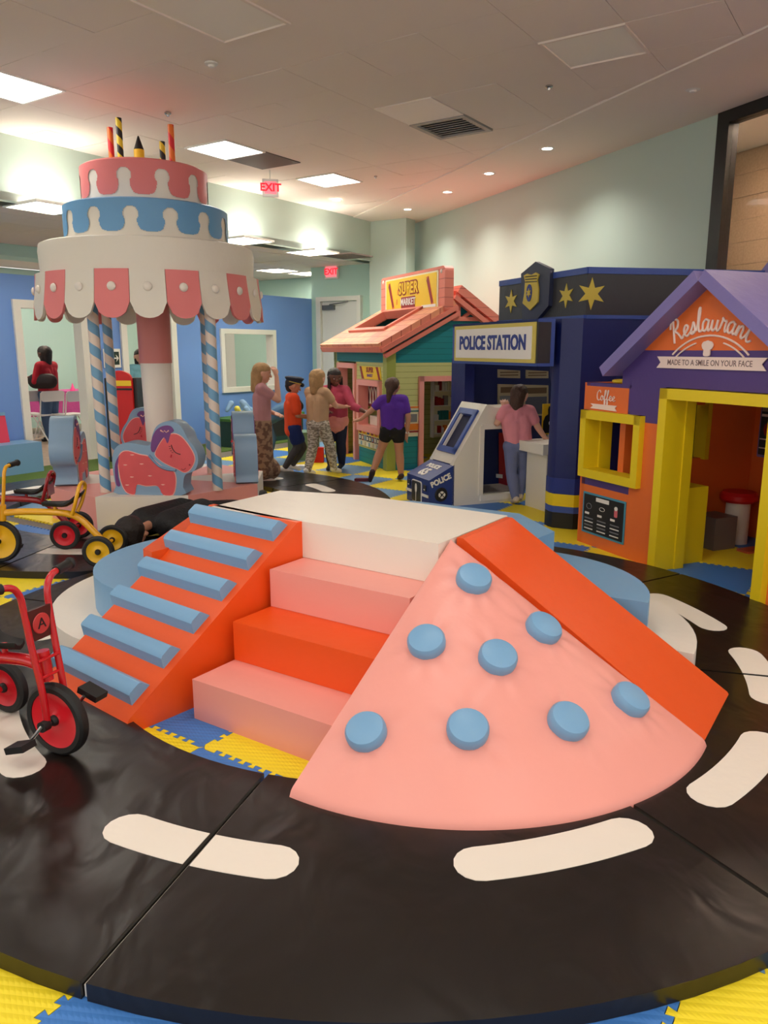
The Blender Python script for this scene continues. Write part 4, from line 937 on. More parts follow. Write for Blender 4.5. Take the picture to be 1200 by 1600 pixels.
# recess: back wall, left pillar, brackets
bw0 = Vector((.80, 8.28)); bw1 = bw0 + Vector((EX.x, EX.y))*1.75
strip('recess_back', bw0, bw1, 0, 1.72, .1, navy); strip('left_pillar', (.82, 7.91), (.92, 7.95), 0, 1.40, .3, navy, .02)
pa(prism('bracket', [(0, 1.37)] + [(.0 + .16*(1 - cos(w)), 1.37 - .0 - .2*sin(w)) for w in (0.01,)] + [(-.12 + .12*cos(radians(k)), 1.17 + .2 - .2*1 + .0) for k in ()] + [(-.10, 1.37), (-.095, 1.30), (-.06, 1.2), (0, 1.14)], -.1, -.01, navy, None, .008, mtx=stand(Vector((E_[0] + .01, E_[1] - .05, 0)), (Vector((E_[0], E_[1], 0)) - Vector((PA_[0], PA_[1], 0))), (-.9, -.4, 0))))
mb = wall_mtx(bw0, bw1)
def poster(pts, m1, lines=2, picture=None):
    q = on_wall(pts, bw0, bw1); p = pa(prism('notice', q, 0, .012, m1, None, 0, mtx=mb)); x0, x1 = min(a[0] for a in q), max(a[0] for a in q); z0, z1 = min(a[1] for a in q), max(a[1] for a in q)
    def add(a, b, c, d, m):
        o = prism('notice_print', rrect(x0 + (x1 - x0)*a, x0 + (x1 - x0)*b, z0 + (z1 - z0)*c, z0 + (z1 - z0)*d, .003), .012, .016, m, None, 0, mtx=mb); pa(o)
    if picture: add(.1, .9, .08, .62, picture); add(.12, .88, .72, .9, mat('brown_print', (110, 84, 60), .5))
    else: add(.1, .9, .3, .42, MATS.get('brown_print') or mat('brown_print', (110, 84, 60), .5)); add(.1, .9, .6, .72, mat('brown_print', (110, 84, 60), .5))
paper = mat('aged_paper', (186, 170, 140), .6)
poster([(777,577),(812,579),(812,591),(777,590)], paper); poster([(821,578),(856,580),(856,591),(821,591)], paper)
poster([(777,600),(813,601),(813,648),(777,646)], paper, picture=greyp); poster([(817,601),(856,602),(856,650),(817,648)], paper, picture=mat('slate_print', (90, 92, 110), .5))
# red print on the back wall behind the car
q = on_wall([(779,676),(800,676),(800,762),(779,756)], bw0, bw1); pa(prism('wall_print_panel', q, 0, .012, mat('red_print', (180, 30, 34), .5), None, 0, mtx=mb))
q = on_wall([(774,740),(784,741),(784,747),(774,746)], bw0, bw1); pa(prism('wall_print_label', q, .012, .018, whitep, None, 0, mtx=mb))
# target board on a stand, white counter
tp = w_at(853, 775, 0); tb = thing('target_board', 'yellow board with a black silhouette target, on a white stand in the police playhouse', 'target', (tp.x, tp.y, 0), TH)
zc = hit(853, 655, (tp.x, tp.y), (tp.x + 1, tp.y + .42)).z
box('board', -.085, .085, -.01, .01, zc - .155, zc + .155, yellp, tb, .003); box('stand_pole', -.012, .012, -.008, .008, .0, zc - .15, tubwhite, tb, .003); box('stand_foot', -.08, .08, -.06, .06, 0, .02, tubwhite, tb, .004)
sil_ = [(-.08,-.14),(.08,-.14),(.08,-.02),(.06,.03),(.025,.05),(.028,.10),(.018,.13),(-.018,.13),(-.028,.10),(-.025,.05),(-.06,.03),(-.08,-.02)]
prism('silhouette', sil_, .011, .014, blackp, tb, 0, mtx=stand(Vector((0, 0, zc)), (1, 0, 0), (0, -1, 0))); prism('silhouette_mark', [(.016*cos(k*.7), -.04 + .022*sin(k*.7)) for k in range(9)], .014, .016, whitep, tb, 0, mtx=stand(Vector((0, 0, zc)), (1, 0, 0), (0, -1, 0)))
ct = w_at(853, 797, 0); co = thing('play_counter', 'white play counter under the hand of the pink shirted child', 'counter', (ct.x, ct.y, 0), TH)
box('counter_top', -.13, .30, -.10, .34, .545, .64, tubwhite, co, .018); box('counter_leg', -.05, .07, -.05, .28, 0, .545, tubwhite, co, .015)

# ------------------------------------------------------------------ police car
pcar = thing('police_car', 'blue and white toy foam police car in front of the police playhouse', 'play car', (.43, 7.235, 0), TH)
cm = FY(0, 0, 0); carblue = vinyl('car_blue_vinyl', (38, 62, 132))
prism('hood', [(0, 0), (.27, 0), (.27, .405), (.0, .27)], -.5, 0, carblue, pcar, .02, mtx=cm)
side = [(.25, 0), (1.06, 0), (1.06, .09), (.59, .09), (.57, .12), (.57, .74), (1.06, .74), (1.06, .925), (.70, .945), (.61, .975), (.255, .41)]
for d in (0, -.44): prism('cab_side', [(x, z) for x, z in side], -.06 + d, 0 + d, tubwhite, pcar, .012, mtx=cm)
box('cab_roof', .62, 1.06, .05, .45, .86, .935, tubwhite, pcar, .01); box('cab_floor', .28, 1.06, .05, .45, 0, .10, grey_v, pcar, .006)
box('door_sill', .56, 1.0, -.015, .03, .03, .085, white_v, pcar, .01); box('door_trim', .54, .585, -.015, .03, .085, .77, white_v, pcar, .012); box('door_trim', .56, 1.06, -.015, .03, .735, .785, white_v, pcar, .012)
wl = hypot(.355, .565); wa = atan2(.565, .355); mwin = M4((.255, 0, .41), (0, -wa, 0))
for q in ((0, wl, .055, .11), (0, wl, .39, .445), (0, .12, .1, .4), (.55, wl, .1, .4)): box('windshield_panel', q[0], q[1], q[2], q[3], -.05, .0, tubwhite, pcar, .004, mtx=mwin)
for q in ((.12, .57, .07, .12), (.12, .57, .38, .43), (.10, .16, .07, .43), (.53, .59, .07, .43)): box('windshield_frame', q[0], q[1], q[2], q[3], -.03, .022, midblue, pcar, .016, mtx=mwin)
box('windshield_rim', .15, .535, .362, .372, -.02, .012, white_v, pcar, .003, mtx=mwin)
mh = M4((0, 0, .27), (0, -atan2(.135, .27), 0))
text('lettering', '65', .15, whitep, pcar, mh @ M4((.09, .27, .003), (0, 0, -pi/2)), .003, .006); text('lettering', 'POLICE', .075, whitep, pcar, mh @ M4((.20, .26, .003), (0, 0, -pi/2)), .003, .004)
text('lettering', 'POLICE', .075, whitep, pcar, FY(.125, -.002, .262) @ M4((0, 0, 0), (0, 0, .38)), .003, .003, width=.225)
lathe('side_wheel', [(0, .012), (.062, .012), (.07, 0)], blackp, pcar, 24, FY(.13, -.001, .125)); hb_ = lathe('side_wheel_hub', [(.014, .018), (.034, .018), (.034, .010), (.014, .010), (.014, .018)], whitep, pcar, 24, FY(.13, -.003, .125))
for k in range(8): box('side_wheel_spoke', .014, .036, -.004, .004, .012, .02, blackp if k % 2 else whitep, pcar, mtx=FY(.13, -.003, .125) @ Matrix.Rotation(k*pi/4, 4, 'Z'))
gm = FX(-.002, .25, 0)
box('windshield_dark_sheet', .11, .58, .07, .43, -.03, -.018, darkblack if False else mat('dark_cab_navy', (12, 18, 60), .7), pcar, 0, mtx=mwin)  # opaque navy sheet fills the opening in place of the dark cab interior
prism('grille', rrect(-.12, .10, .02, .235, .03), 0, .008, whitep, pcar, 0, mtx=gm); prism('grille', rrect(-.11, .09, .025, .225, .025), .007, .012, dgrey, pcar, 0, mtx=gm)
prism('grille_emblem', [(-.01 + .02*cos(k*pi/6), .16 + .045*sin(k*pi/6)) for k in range(12)], .012, .016, whitep, pcar, 0, mtx=gm); box('grille_emblem', -.013, -.007, .03, .12, .012, .015, whitep, pcar, mtx=gm)
for u0, u1 in ((.10, .245), (-.245, -.12)): box('bumper_stripe', u0, u1, .10, .125, .002, .012, whitep, pcar, mtx=gm)
for u in (.17, -.19): prism('headlight', rrect(u - .03, u + .03, .155, .215, .01), .002, .010, dgrey, pcar, 0, mtx=gm); box('headlight_mark', u - .012, u + .012, .165, .175, .010, .013, whitep, pcar, mtx=gm)
box('hood_edge_line', .20, .205, -.002, .0, 0, .26, whitep, pcar) if False else None

# ------------------------------------------------------------------ restaurant playhouse
rs = thing('restaurant_playhouse', 'orange and purple toy restaurant playhouse with yellow door frame at the right', 'playhouse', (1.878, 5.175, 0), TH)
def rbx(x0, x1, y0, y1, z0, z1, m, r=.005, name='wall_panel'): return box(name, x0, x1, y0, y1, z0, z1, m, rs, r)
TW = .09
rbx(0, TW, .0, .84, 0, .47, rorange); rbx(0, TW, .30, .84, .47, .535, purple); rbx(0, TW, .0, .30, .47, .535, rorange); rbx(0, TW, .0, .22, .535, 1.0, rorange); rbx(0, TW, .78, .84, .535, 1.03, rorange)
rbx(0, TW, .34, .84, 1.04, 1.06, purple); rbx(-.003, TW, .36, .84, 1.045, 1.225, rorange); rbx(0, TW, .34, .84, 1.225, 1.25, purple); rbx(0, TW, .0, .36, 1.0, 1.25, purple)
frame_rect('window_frame', .245, .775, .60, .98, .065, -.045, .10, yellow, rs, .015)
rbx(0, 1.35, .80, .86, 0, 1.25, rorange); rbx(1.29, 1.35, .5, .8, 0, 1.25, rorange)
rbx(TW, .2, .76, .80, .54, 1.04, yellow, .01, 'window_reveal')
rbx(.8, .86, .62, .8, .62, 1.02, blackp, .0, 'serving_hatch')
tube('ring_hoop', [(.3 + .2*cos(k*pi/12), .62 + .14*sin(k*pi/12), 1.262) for k in range(25)], .012, yellow, rs, 8)
# main house front
rbx(0, TW, -.98, .44, 1.25, 1.42, purple); prism('gable', [(-.42, 1.42), (1.04, 1.42), (.98, 1.49), (-.38, 1.49)], -.09, 0, purple, rs, 0, mtx=FX(0, 0, 0))
prism('gable', [(-.37, 1.49), (1.02, 1.49), (.345, 1.90)], -.09, 0.002, rorange, rs, 0, mtx=FX(0, 0, 0))
frame_rect('door_frame', -.865, -.065, 0, 1.175, .07, -.05, .14, yellow, rs, .018, False)
rbx(.12, .2, -.075, -.04, 0, 1.17, yellow, .01, 'door_jamb'); rbx(0, TW, -1.03, -.93, 0, 1.25, rorange)
# interior
rbx(1.38, 1.45, -1.0, .55, 0, 1.4, rorange, .004, 'back_wall')
for q in ((.09, .56, 0, 1.42), (.86, 1.4, 0, 1.42)): rbx(q[0], q[1], .48, .54, q[2], q[3], rorange, .003, 'side_wall')
rbx(.56, .86, .48, .54, 0, .67, rorange, .003, 'side_wall'); rbx(.56, .86, .48, .54, 1.08, 1.42, rorange, .003, 'side_wall')
rbx(.84, .88, .44, .56, .66, 1.10, yellow, .01, 'window_reveal'); rbx(.2, 1.28, .77, .79, .56, 1.2, navy, .0, 'police_navy_sheet')  # navy sheet added for the police playhouse wall showing through the side opening
rbx(0, 1.45, -1.05, -.98, 0, 1.25, rorange, .004, 'side_wall')
pb = prism('wall_poster', rrect(0, .5, .66, 1.14, .01), 0, .012, lilac, rs, 0, mtx=FX(1.378, .42, 0))
mm = FX(1.364, .42, 0)
prism('wall_poster_print', rrect(.015, .485, .68, 1.12, .005), 0, .004, mat('poster_dark', (40, 52, 56), .5), pb, 0, mtx=mm)
prism('wall_poster_print', rrect(.02, .48, 1.02, 1.12, .003), .003, .006, mat('poster_grey', (150, 150, 140), .5), pb, 0, mtx=mm); prism('wall_poster_print', rrect(.02, .48, .98, 1.0, .003), .003, .006, whitep, pb, 0, mtx=mm)
for cx_, c_ in ((.10, redp), (.24, creamp), (.36, mat('rose_print', (200, 60, 90), .5))): prism('wall_poster_print', [(cx_ + .055*cos(k*pi/4), .88 + .06*sin(k*pi/4)) for k in range(8)], .004, .007, c_, pb, 0, mtx=mm)
for z in (.80, .73): prism('wall_poster_print', rrect(.02, .48, z, z + .008, .001), .003, .006, whitep, pb, 0, mtx=mm)
# roof
for s in (1, -1):
    an2 = atan2(.583, .82); mr = M4((0, -.345, 1.90), (s*-an2 if s > 0 else an2, 0, 0))
    y0, y1 = (0, 1.02) if s > 0 else (-1.02, 0)
    box('roof_slab', -.14, 1.5, y0, y1, .0, .075, lilac, rs, .012, mtx=mr)
# printed menu board on the kiosk
mk = FX(-.002, .80, 0)
mbd = prism('menu_board', rrect(0, .49, .095, .415, .004), 0, .006, mat('board_teal_edge', (76, 150, 176), .5), rs, 0, mtx=mk)
prism('menu_print', rrect(.015, .475, .11, .40, .003), .006, .008, blackp, mbd, 0, mtx=mk); prism('menu_print', rrect(.16, .31, .36, .39, .003), .008, .010, whitep, mbd, 0, mtx=mk)
for c_ in range(3):
    x0 = .035 + c_*.15
    for k in range(4): prism('menu_print', rrect(x0, x0 + .10, .13 + k*.027, .138 + k*.027, .001), .008, .010, greyp if k % 2 else whitep, mbd, 0, mtx=mk)
    prism('menu_print', rrect(x0, x0 + .05, .245, .262, .002), .008, .010, whitep, mbd, 0, mtx=mk)
tube('menu_drawing', [mk @ Vector((.08 + .03*cos(k*pi/6), .31 + .022*sin(k*pi/6), .009)) for k in range(13)], .002, greyp, mbd, 5); tube('menu_drawing', [mk @ Vector((.235 + .03*cos(k*pi/6), .31 + .014*sin(k*pi/6), .009)) for k in range(13)], .002, whitep, mbd, 5)
prism('menu_print', rrect(.375, .41, .28, .34, .01), .008, .010, pinkp, mbd, 0, mtx=mk); prism('menu_print', [(.392 + .018*cos(k*pi/6), .345 + .016*sin(k*pi/6)) for k in range(12)], .008, .0105, whitep, mbd, 0, mtx=mk)
# hand-drawn cursive lettering
GL = {
 'R': ([[(.05,.0),(.18,.55),(.26,1.0)],[(.02,.72),(.12,.95),(.34,1.05),(.5,.88),(.42,.62),(.24,.52),(.4,.3),(.55,.02),(.66,.08)]], .66),
 'e': ([[(.0,.1),(.2,.22),(.34,.38),(.24,.5),(.1,.36),(.1,.12),(.24,.0),(.42,.1)]], .42),
 's': ([[(.0,.06),(.16,.3),(.24,.5),(.3,.3),(.3,.08),(.14,.0),(.06,.08),(.34,.08)]], .36),
 't': ([[(.0,.08),(.12,.4),(.2,.95),(.27,1.05),(.26,.8),(.16,.3),(.18,.04),(.3,.02),(.38,.1)]], .36),
 'T': ([[(.0,.08),(.12,.4),(.24,1.05)],[(.24,1.05),(.14,.4),(.16,.05),(.3,.02),(.4,.14)],[(.06,.62),(.48,.74)]], .4),
 'a': ([[(.36,.42),(.22,.5),(.06,.36),(.04,.1),(.16,.0),(.3,.16),(.38,.48)],[(.38,.48),(.32,.12),(.38,.0),(.5,.1)]], .5),
 'u': ([[(.0,.12),(.08,.46)],[(.08,.46),(.04,.12),(.14,.0),(.28,.14),(.36,.46)],[(.36,.46),(.32,.1),(.4,.0),(.5,.1)]], .5),
 'r': ([[(.0,.1),(.1,.42),(.1,.56),(.18,.46),(.32,.46)],[(.32,.46),(.28,.14),(.34,.0),(.44,.1)]], .42),
 'n': ([[(.0,.1),(.08,.46),(.04,.0)],[(.04,.0),(.14,.36),(.26,.48),(.32,.36),(.3,.08),(.38,.0),(.48,.1)]], .48),
 'C': ([[(.5,.8),(.44,1.0),(.26,1.0),(.06,.7),(.06,.24),(.24,.0),(.5,.12)]], .5),
 'o': ([[(.2,.5),(.06,.36),(.04,.1),(.18,.0),(.32,.14),(.32,.38),(.2,.5),(.26,.38),(.44,.4)]], .42),
 'f': ([[(.0,.1),(.18,.5),(.3,.95),(.24,1.08),(.16,.9),(.12,.3),(.1,-.3),(.2,-.4),(.22,-.1),(.16,.08),(.34,.12)]], .34)}
def script(par, word, M_, size, r, m, place):
    """place(s) -> (x, y, rot, k) for baseline position s in size units"""
    tot = sum(GL[c][1] for c in word); s = -tot/2
    for c in word:
        bm = bmesh.new()
        for stt in GL[c][0]:
            P = []
            for x, y in smoothpts([(x, y, 0) for x, y in stt], 5) and [(p.x, p.y) for p in smoothpts([(x, y, 0) for x, y in stt], 5)]:
                gx, gy, rot, k = place(s + x); yy = y*size*k
                P.append(M_ @ Vector((gx - sin(rot)*yy, gy + cos(rot)*yy, 0)))
            atube(bm, P, r, 6)
        fin('lettering', bm, m, par, ang=1.2); s += GL[c][1]
signw = mat('sign_white', (250, 226, 214), .5)
mg = FX(-.006, -.345, 1.5)
Rr = .60; cxy = (0.0, -.49)
def arcp(s):
    ang = pi/2 - s*.228; return (cxy[0] + Rr*cos(ang), cxy[1] + Rr*sin(ang), (ang - pi/2)*.85, 1.0)
gsign = thing('x', None, None); bpy.data.objects.remove(gsign)
script(rs, 'RestauranT', mg, .138, .008, signw, arcp)
def arcline(r0, a0_, a1_, rad): return [mg @ Vector((r0*cos(radians(k)), -.376 + r0*sin(radians(k)), 0)) for k in [a0_ + (a1_ - a0_)*i/20 for i in range(21)]]
tube('sign_arc', arcline(.456, 48, 132, 0), .0065, signw, rs, 6); tube('sign_arc', arcline(.424, 50, 75, 0), .0055, signw, rs, 6); tube('sign_arc', arcline(.424, 105, 130, 0), .0055, signw, rs, 6)
hat_ = [(-.035, -.06), (.03, -.06), (.032, -.005), (.05, .01), (.062, .045), (.045, .075), (.02, .082), (0, .09), (-.022, .082), (-.046, .075), (-.062, .045), (-.05, .01), (-.037, -.005)]
prism('chef_hat', [(p.x, p.y) for p in smoothpts([(x, y, 0) for x, y in hat_], 3, True)], 0, .008, signw, rs, .002, mtx=mg @ M4((-.01, -.005, 0), (0, 0, 0), (.74, .62, 1)))
prism('sign_ribbon', [(-.44, -.125), (-.405, -.088), (-.44, -.05), (.44, -.05), (.405, -.088), (.44, -.125)], 0, .006, signw, rs, 0, mtx=mg)
text('lettering', 'MADE TO A SMILE ON YOUR FACE', .05, mat('ribbon_ink', (130, 104, 100), .5), rs, mg @ M4((0, -.088, .006)), .001, .0005, width=.68)
mcf = FX(-.008, .60, 1.135)
script(rs, 'Coffee', mcf, .07, .004, signw, lambda s: (s*.085, -.01, .0, 1.0))
prism('sign_ribbon', [(-.17, -.075), (-.14, -.055), (-.17, -.04), (.13, -.04), (.11, -.058), (.13, -.08)], 0, .005, signw, rs, 0, mtx=mcf)
# furniture inside the restaurant
def inr(x, y): return fr((1.878, 5.175), x, y)
o = box('counter_block', -.15, .15, -.16, .16, 0, .55, yellow, None, .012); tag(o, 'yellow block just inside the restaurant door', 'block'); o.location = inr(.30, .16); o.rotation_euler = (0, 0, TH)
t = thing('stool', 'round stool with red cushion and white base inside the restaurant', 'stool', inr(1.12, .33)); lathe('stool_base', [(0, 0), (.09, 0), (.09, .33), (0, .33)], tubwhite, t, 32); lathe('stool_cushion', [(0, .33), (.12, .33), (.14, .35), (.14, .385), (.12, .41), (0, .415)], red_v, t, 32)
o = box('storage_cube', -.11, .11, -.11, .11, 0, .25, grey_v, None, .015); tag(o, 'dark grey padded cube beside the red stool', 'block'); o.location = inr(.86, .30); o.rotation_euler = (0, 0, TH)
o = prism('play_food_tray', rrect(-.1, .1, -.06, .06, .02), 0, .014, vinyl('faded_orange', (196, 96, 60)), None, .004); tag(o, 'flat orange play food piece on the floor by the stool', 'toy'); o.location = inr(1.02, .08); o.rotation_euler = (0, 0, .4)
o = lathe('small_ball', [(0, 0), (.02, .005), (.03, .03), (.02, .055), (0, .06)], whitep, None, 16); tag(o, 'small white ball on the restaurant floor', 'ball'); o.location = inr(1.26, .06)
# roof of the next playhouse beyond the restaurant
P5 = (Vector((1.878, 5.175)) + Vector((EX.x, EX.y))*1.9); Q5 = P5 - Vector((EY.x, EY.y))
nh = thing('neighbour_playhouse', 'purple gabled playhouse beyond the restaurant at the right edge', 'playhouse', (P5.x, P5.y, 0))
z5 = on_wall([(1172, 462), (1200, 428)], P5, Q5); sl5 = (z5[1][1] - z5[0][1])/(z5[1][0] - z5[0][0]); u0, zz0 = z5[0]
m5 = wall_mtx(P5, Q5)
def g5(name, pts, a, b, m): return adopt(prism(name, pts, a, b, m, None, .004, mtx=m5), nh)
ap = .45; g5('gable_wall', [(u0 + .05, 0), (u0 + 2*ap + .2, 0), (u0 + 2*ap + .2, zz0 - .05), (u0 + ap + .1, zz0 + sl5*ap), (u0 + .05, zz0 - .05)], -.1, 0, rorange)
g5('roof_slab', [(u0 - .1, zz0 - sl5*.1 - .03), (u0 - .06, zz0 - sl5*.1 - .09), (u0 + ap, zz0 + sl5*ap - .09), (u0 + ap, zz0 + sl5*ap)], -.9, .12, lilac)
g5('roof_slab', [(u0 + 2*ap + .1, zz0 - sl5*.1 - .03), (u0 + 2*ap + .06, zz0 - sl5*.1 - .09), (u0 + ap + .001, zz0 + sl5*ap - .09), (u0 + ap + .001, zz0 + sl5*ap)], -.9, .12, lilac)

# ------------------------------------------------------------------ people
def acaps(bm, p, q, ra, rb, seg=12):
    p = Vector(p); q = Vector(q); d = q - p; L = d.length
    if L < 1e-5: d = Vector((0, 0, 1)); L = 1e-5
    z = d.normalized(); m = z.to_track_quat('Z', 'Y').to_matrix().to_4x4(); m.translation = p; prof = []
    for k in range(5): w = -pi/2 + (pi/2)*k/4; prof.append((ra*cos(w), ra*sin(w)))
    for k in range(5): w = (pi/2)*k/4; prof.append((rb*cos(w), L + rb*sin(w)))
    prof[0] = (0, -ra); prof[-1] = (0, L + rb)
    alathe(bm, prof, seg, m)
def blob(name, caps, vox, m, par, smooth_it=4):
    bm = bmesh.new()
    for c in caps: acaps(bm, *c)
    me = bpy.data.meshes.new(name); bm.to_mesh(me); bm.free()
    o = bpy.data.objects.new(name, me); C.objects.link(o)
    r = o.modifiers.new('r', 'REMESH'); r.mode = 'VOXEL'; r.voxel_size = vox; r.use_smooth_shade = True
    s = o.modifiers.new('s', 'SMOOTH'); s.factor = .6; s.iterations = smooth_it
    me2 = bpy.data.meshes.new_from_object(o.evaluated_get(bpy.context.evaluated_depsgraph_get())); bpy.data.objects.remove(o)
    me2.name = name; me2.polygons.foreach_set('use_smooth', [True]*len(me2.polygons)); me2.materials.clear(); me2.materials.append(m)
    o = bpy.data.objects.new(name, me2); C.objects.link(o); o.parent = par
    return o
def skin(name, c): return mat(name, c, .5, .2, 80)
def fabric(name, c, var=.12): return mat(name, c, .85, .6, 90, bdist=.004, var=var, vscale=9)
def person(label, loc, rz, h, skin_m, hair_m, pose, clothes, hair, head_turn=0, head_pitch=0, hs=1.0, group=None, shoe=None, rot=None, ears=True):
    """pose in fractions of the height, facing +y"""
    t = thing('person', label, 'person', loc, rz, group)
    if rot: t.rotation_euler = rot
    J = dict(pel=(0, 0, .50), che=(0, 0, .71), nec=(0, .0, .815), hea=(0, .012, .905), sL=(-.105, 0, .785), sR=(.105, 0, .785), eL=(-.135, -.01, .62), eR=(.135, -.01, .62), wL=(-.14, .03, .475), wR=(.14, .03, .475),
             hL=(-.052, 0, .49), hR=(.052, 0, .49), kL=(-.056, .012, .275), kR=(.056, .012, .275), aL=(-.056, -.012, .045), aR=(.056, -.012, .045), tL=None, tR=None, hdL=None, hdR=None)
    J.update(pose); V = {k: Vector(v)*h for k, v in J.items() if v is not None}
    f = Vector((0, 1, 0))
    for s in 'LR':
        if J['t' + s] is None: V['t' + s] = V['a' + s] + Vector((0, .085, -.028))*h
    lat = (V['sR'] - V['sL']).normalized(); seg = {}
    pel, che, nec = V['pel'], V['che'], V['nec']
    seg['torso'] = [(pel + lat*.04*h + (che - pel)*.1, che + lat*.048*h, .062*h, .064*h), (pel - lat*.04*h + (che - pel)*.1, che - lat*.048*h, .062*h, .064*h), (V['sL'] + lat*.02*h, V['sR'] - lat*.02*h, .040*h, .040*h), (che, nec - (nec - che)*.3, .06*h, .045*h)]
    seg['pelvis'] = [(V['hL'], V['hR'], .066*h, .066*h), (pel + lat*.03*h, V['hR'], .07*h, .066*h), (pel - lat*.03*h, V['hL'], .07*h, .066*h)]
    seg['neck'] = [(nec - (nec - che)*.25, V['hea'] - (V['hea'] - nec)*.3, .034*h, .031*h)]
    for s in 'LR':
        S_, E_, W_ = V['s' + s], V['e' + s], V['w' + s]
        seg['ua' + s] = [(S_, E_, .036*h, .027*h)]; seg['fa' + s] = [(E_, W_, .027*h, .018*h)]
        hd = (Vector(J['hd' + s])*h - W_).normalized() if J['hd' + s] else (W_ - E_).normalized()
        side = hd.cross(Vector((0, 0, 1))); side = side.normalized() if side.length > .2 else Vector((0, 1, 0)); side = (side - hd*side.dot(hd)).normalized(); nn = hd.cross(side)
        pe = W_ + hd*.048*h; hand = [(W_ + hd*.012*h, pe, .017*h, .017*h), (W_ + hd*.02*h + side*.011*h, pe + side*.013*h, .012*h, .011*h), (W_ + hd*.02*h - side*.011*h, pe - side*.013*h, .012*h, .011*h)]
        for q, (o_, ln) in enumerate(((-.021, .030), (-.007, .038), (.007, .040), (.021, .034))):
            b0 = pe + side*o_*h*1.15; b1 = b0 + hd*ln*.6*h + side*o_*.25*h; b2 = b1 + (hd*.8 + nn*.55).normalized()*ln*.5*h
            hand += [(b0, b1, .0072*h, .0066*h), (b1, b2, .0066*h, .0055*h)]
        tb = W_ + hd*.018*h + side*.016*h; hand += [(tb, tb + (hd*.6 + side*.8).normalized()*.03*h, .0085*h, .007*h), (tb + (hd*.6 + side*.8).normalized()*.03*h, tb + (hd*.6 + side*.8).normalized()*.03*h + hd*.02*h, .007*h, .006*h)]
        seg['hd' + s] = hand
        seg['th' + s] = [(V['h' + s], V['k' + s], .062*h, .041*h)]; K_, A_ = V['k' + s], V['a' + s]
        seg['sh' + s] = [(K_, K_.lerp(A_, .35), .041*h, .042*h), (K_.lerp(A_, .35), A_, .042*h, .025*h)]
        T_ = V['t' + s]; fd = (T_ - A_).normalized(); seg['ft' + s] = [(A_, A_ - fd*.02*h + (T_ - A_ - fd*(T_ - A_).dot(fd))*.6, .026*h, .022*h), (A_, T_, .024*h, .017*h)]
    # head
    hr = .068*h*hs; hc = V['hea']; Mh = Matrix.Translation(hc) @ Matrix.Rotation(head_turn, 4, 'Z') @ Matrix.Rotation(head_pitch, 4, 'X')
    H = lambda x, y, z: Mh @ Vector((x*hr, y*hr, z*hr))
    seg['head'] = [(H(0, -.18, .22), H(0, .12, .2), hr*.98, hr*.93), (H(0, .3, -.25), H(0, .45, -.72), hr*.62, hr*.38), (H(-.3, .25, -.3), H(.3, .25, -.3), hr*.5, hr*.5), (H(0, .93, .02), H(0, 1.08, -.26), hr*.1, hr*.16), (H(-.1, .74, -.55), H(.1, .74, -.55), hr*.16, hr*.16)]
    if ears: seg['head'] += [(H(-.98, -.02, .08), H(-.98, -.02, -.16), hr*.16, hr*.13), (H(.98, -.02, .08), H(.98, -.02, -.16), hr*.16, hr*.13)]
    blob('body', [c for k in seg for c in seg[k]], max(.0062, .0052*h), skin_m, t, 3)
    eye_w = mat('eye_white', (232, 230, 226), .3); eye_d = mat('eye_dark', (40, 28, 22), .3); lip = mat('lip', (170, 92, 84), .5)
    for s in (-1, 1):
        e = lathe('eye', [(0, -.11*hr), (.08*hr, -.08*hr), (.11*hr, 0), (.08*hr, .08*hr), (0, .11*hr)], eye_w, t, 12, Matrix.Translation(H(s*.34, .88, .0)))
        lathe('iris', [(0, -.07*hr), (.06*hr, -.03*hr), (.075*hr, 0), (.06*hr, .03*hr), (0, .07*hr)], eye_d, e, 10, Matrix.Translation(H(s*.34, .965, .0)))
        tube('eyebrow', [H(s*.18, .99, .24), H(s*.36, .97, .28), H(s*.54, .86, .22)], hr*.035, hair_m, t, 6)
    tube('mouth', [H(-.24, .86, -.56), H(0, .93, -.58), H(.24, .86, -.56)], [hr*.03, hr*.06, hr*.03], lip, t, 6, 3)
    if hair: blob('hair', [(H(*a), H(*b) if not isinstance(b, tuple) or len(b) == 3 else b, ra*hr, rb*hr) for a, b, ra, rb in hair], .0085, hair_m, t, 3)
    for nm_, m_, keys, infl, vox in clothes:
        caps = []
        for k in keys:
            fr_ = 1.0; infx = infl
            if isinstance(k, tuple):
                if k[0] == 'cap': caps.append((Vector(k[1])*h, Vector(k[2])*h, k[3]*h, k[4]*h)); continue
                k, fr_ = k
            for (p, q, ra, rb) in seg[k]:
                q2 = p.lerp(q, fr_); rb2 = ra + (rb - ra)*fr_; caps.append((p, q2, ra + infx*h, rb2 + infx*h))
        blob(nm_, caps, vox, m_, t, 4)
    if shoe:
        for s in 'LR':
            blob('shoe', [(p - Vector((0, 0, .0)), q, ra*1.12 + .002, rb*1.2 + .002) for p, q, ra, rb in seg['ft' + s]], .008, shoe, t, 3)
    return t, V, H, hr, seg
long_hair = [((0, -.25, .35), (0, .1, .45), 1.02, .92), ((0, -.5, -.1), (0, -.62, -1.3), .85, .62), ((-.55, -.2, .1), (-.6, -.3, -1.2), .5, .35), ((.55, -.2, .1), (.6, -.3, -1.2), .5, .35), ((0, -.6, -1.3), (0, -.6, -2.2), .62, .4)]
short_hair = [((0, -.28, .38), (0, .12, .5), 1.0, .86), ((0, -.5, -.1), (0, -.45, -.35), .72, .6)]
sk_l = skin('fair_skin', (222, 168, 142)); sk_m = skin('tan_skin', (196, 140, 112)); sk_d = skin('dark_skin', (104, 66, 50))
